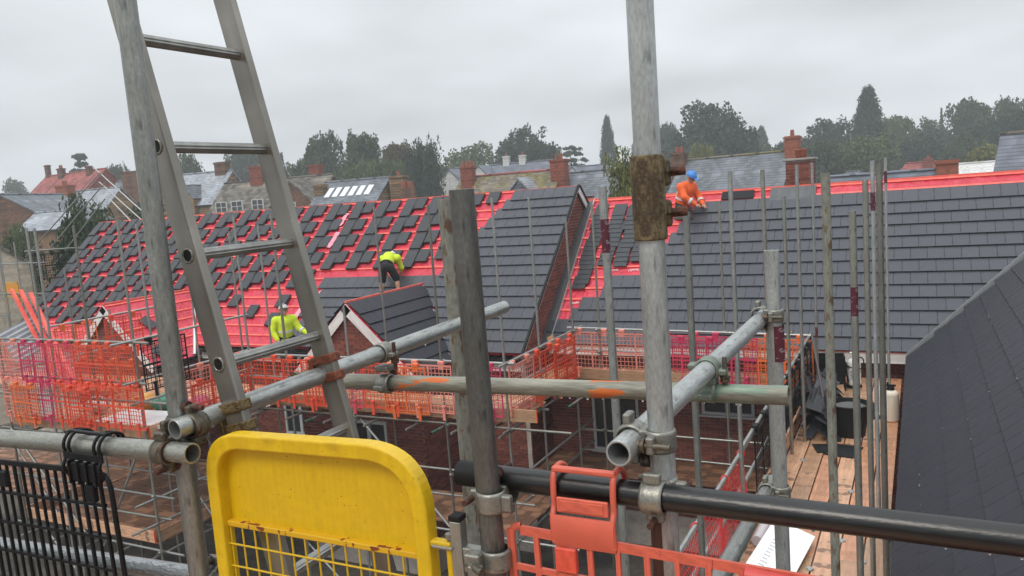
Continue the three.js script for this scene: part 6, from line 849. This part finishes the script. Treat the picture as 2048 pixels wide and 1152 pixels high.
// kneeling on the ridge of the lower house, leaning over the top course (local +z is where he faces)
person('roofer in an orange jacket and blue helmet kneeling at the ridge', W(-5.0, -1.07, -18.9).toArray(), 1.15, { pelvis: [0, 0.46, -0.14], chest: [0, 0.84, 0.02], neck: [0, 0.99, 0.10], head: [0, 1.11, 0.17], face: [0.25, -0.55, 0.8], up: [0, 0.85, 0.5], sh: [[-0.2, 0.9, 0.04], [0.2, 0.9, 0.04]], el: [[-0.28, 0.66, 0.18], [0.28, 0.64, 0.16]], wr: [[-0.13, 0.48, 0.38], [0.15, 0.46, 0.38]], hd: [[0.3, -0.3, 0.8], [-0.3, -0.4, 0.8]], hn: [[0, -0.8, -0.3], [0, -0.8, -0.3]], hp: [[-0.1, 0.42, -0.12], [0.1, 0.42, -0.12]], kn: [[-0.13, 0.18, 0.16], [0.13, 0.15, 0.12]], an: [[-0.12, 0.14, -0.26], [0.12, 0.1, -0.28]], toe: [[-0.12, 0.07, -0.36], [0.12, 0.03, -0.38]] }, { jacket: hiOrange, trousers: S({ color: lin(0.09, 0.07, 0.06), roughness: 0.9 }), helmet: S({ color: lin(0.04, 0.22, 0.6), roughness: 0.35 }), belt: true, puff: 0.055, hem: -0.1, bands: (J) => [[mid(J.pelvis, J.chest, 0.40), mid(J.pelvis, J.chest, 0.53), 0.205], [mid(J.el[0], J.wr[0], 0.4), mid(J.el[0], J.wr[0], 0.6), 0.084], [mid(J.el[1], J.wr[1], 0.4), mid(J.el[1], J.wr[1], 0.6), 0.084], [[-0.13, 0.72, -0.16], [-0.13, 0.98, -0.02], 0.03], [[0.13, 0.72, -0.16], [0.13, 0.98, -0.02], 0.03]] });
// bent double over the valley of the tiled bay, back to the camera
person('roofer in a yellow vest and black shorts bent double above the tiled bay', W(-12.0, -2.40, -16.2).toArray(), Math.PI + 0.35, { pelvis: [0, 0.80, -0.12], chest: [0.02, 0.98, 0.26], neck: [0.02, 0.99, 0.42], head: [0.02, 0.96, 0.55], face: [0, -0.85, 0.5], up: [0, 0.55, 0.83], sh: [[-0.19, 0.96, 0.3], [0.19, 0.96, 0.3]], el: [[-0.25, 0.70, 0.40], [0.24, 0.70, 0.42]], wr: [[-0.16, 0.47, 0.48], [0.15, 0.47, 0.50]], hd: [[0.1, -0.9, 0.3], [-0.1, -0.9, 0.3]], hn: [[0, 0.2, -0.9], [0, 0.2, -0.9]], hp: [[-0.1, 0.76, -0.1], [0.1, 0.76, -0.1]], kn: [[-0.2, 0.46, 0.05], [0.17, 0.43, 0.02]], an: [[-0.24, 0.12, -0.02], [0.2, 0.08, -0.1]], toe: [[-0.26, 0.07, 0.12], [0.22, 0.03, 0.04]] }, { jacket: hiYellow, trousers: darkCloth, shorts: true, helmet: S({ color: lin(0.75, 0.75, 0.73), roughness: 0.4 }), hem: 0.6, sleeve: 0.3, puff: 0.02, belt: true });
// standing on the platform by the eaves, side on, one arm reaching
person('roofer in a bright yellow jacket and grey helmet standing at the eaves', W(-13.45, -4.0, -13.9).toArray(), 0.9, { pelvis: [0, 0.96, 0], chest: [0, 1.34, 0.02], neck: [0, 1.5, 0.04], head: [0, 1.63, 0.08], face: [0, 0.25, 1], up: [0, 1, -0.2], sh: [[-0.19, 1.41, 0.02], [0.19, 1.41, 0.02]], el: [[-0.30, 1.17, 0.04], [0.31, 1.18, 0.1]], wr: [[-0.22, 0.98, 0.2], [0.46, 1.06, 0.30]], hd: [[0.2, -0.6, 0.8], [0.5, -0.6, 0.6]], hn: [[0.5, -0.5, -0.4], [-0.6, -0.4, -0.3]], hp: [[-0.1, 0.92, 0], [0.1, 0.92, 0]], kn: [[-0.11, 0.5, 0.03], [0.12, 0.5, 0.03]], an: [[-0.12, 0.1, -0.01], [0.13, 0.1, -0.01]], toe: [[-0.13, 0.05, 0.14], [0.15, 0.05, 0.14]] }, { jacket: hiYellow, trousers: S({ color: lin(0.03, 0.03, 0.035), roughness: 0.9 }), helmet: S({ color: lin(0.5, 0.5, 0.5), roughness: 0.4 }), belt: true, puff: 0.045, bands: (J) => [[mid(J.pelvis, J.chest, 0.45), mid(J.pelvis, J.chest, 0.58), 0.193], [mid(J.el[1], J.wr[1], 0.3), mid(J.el[1], J.wr[1], 0.5), 0.08]] });
renderer.render(scene, camera);
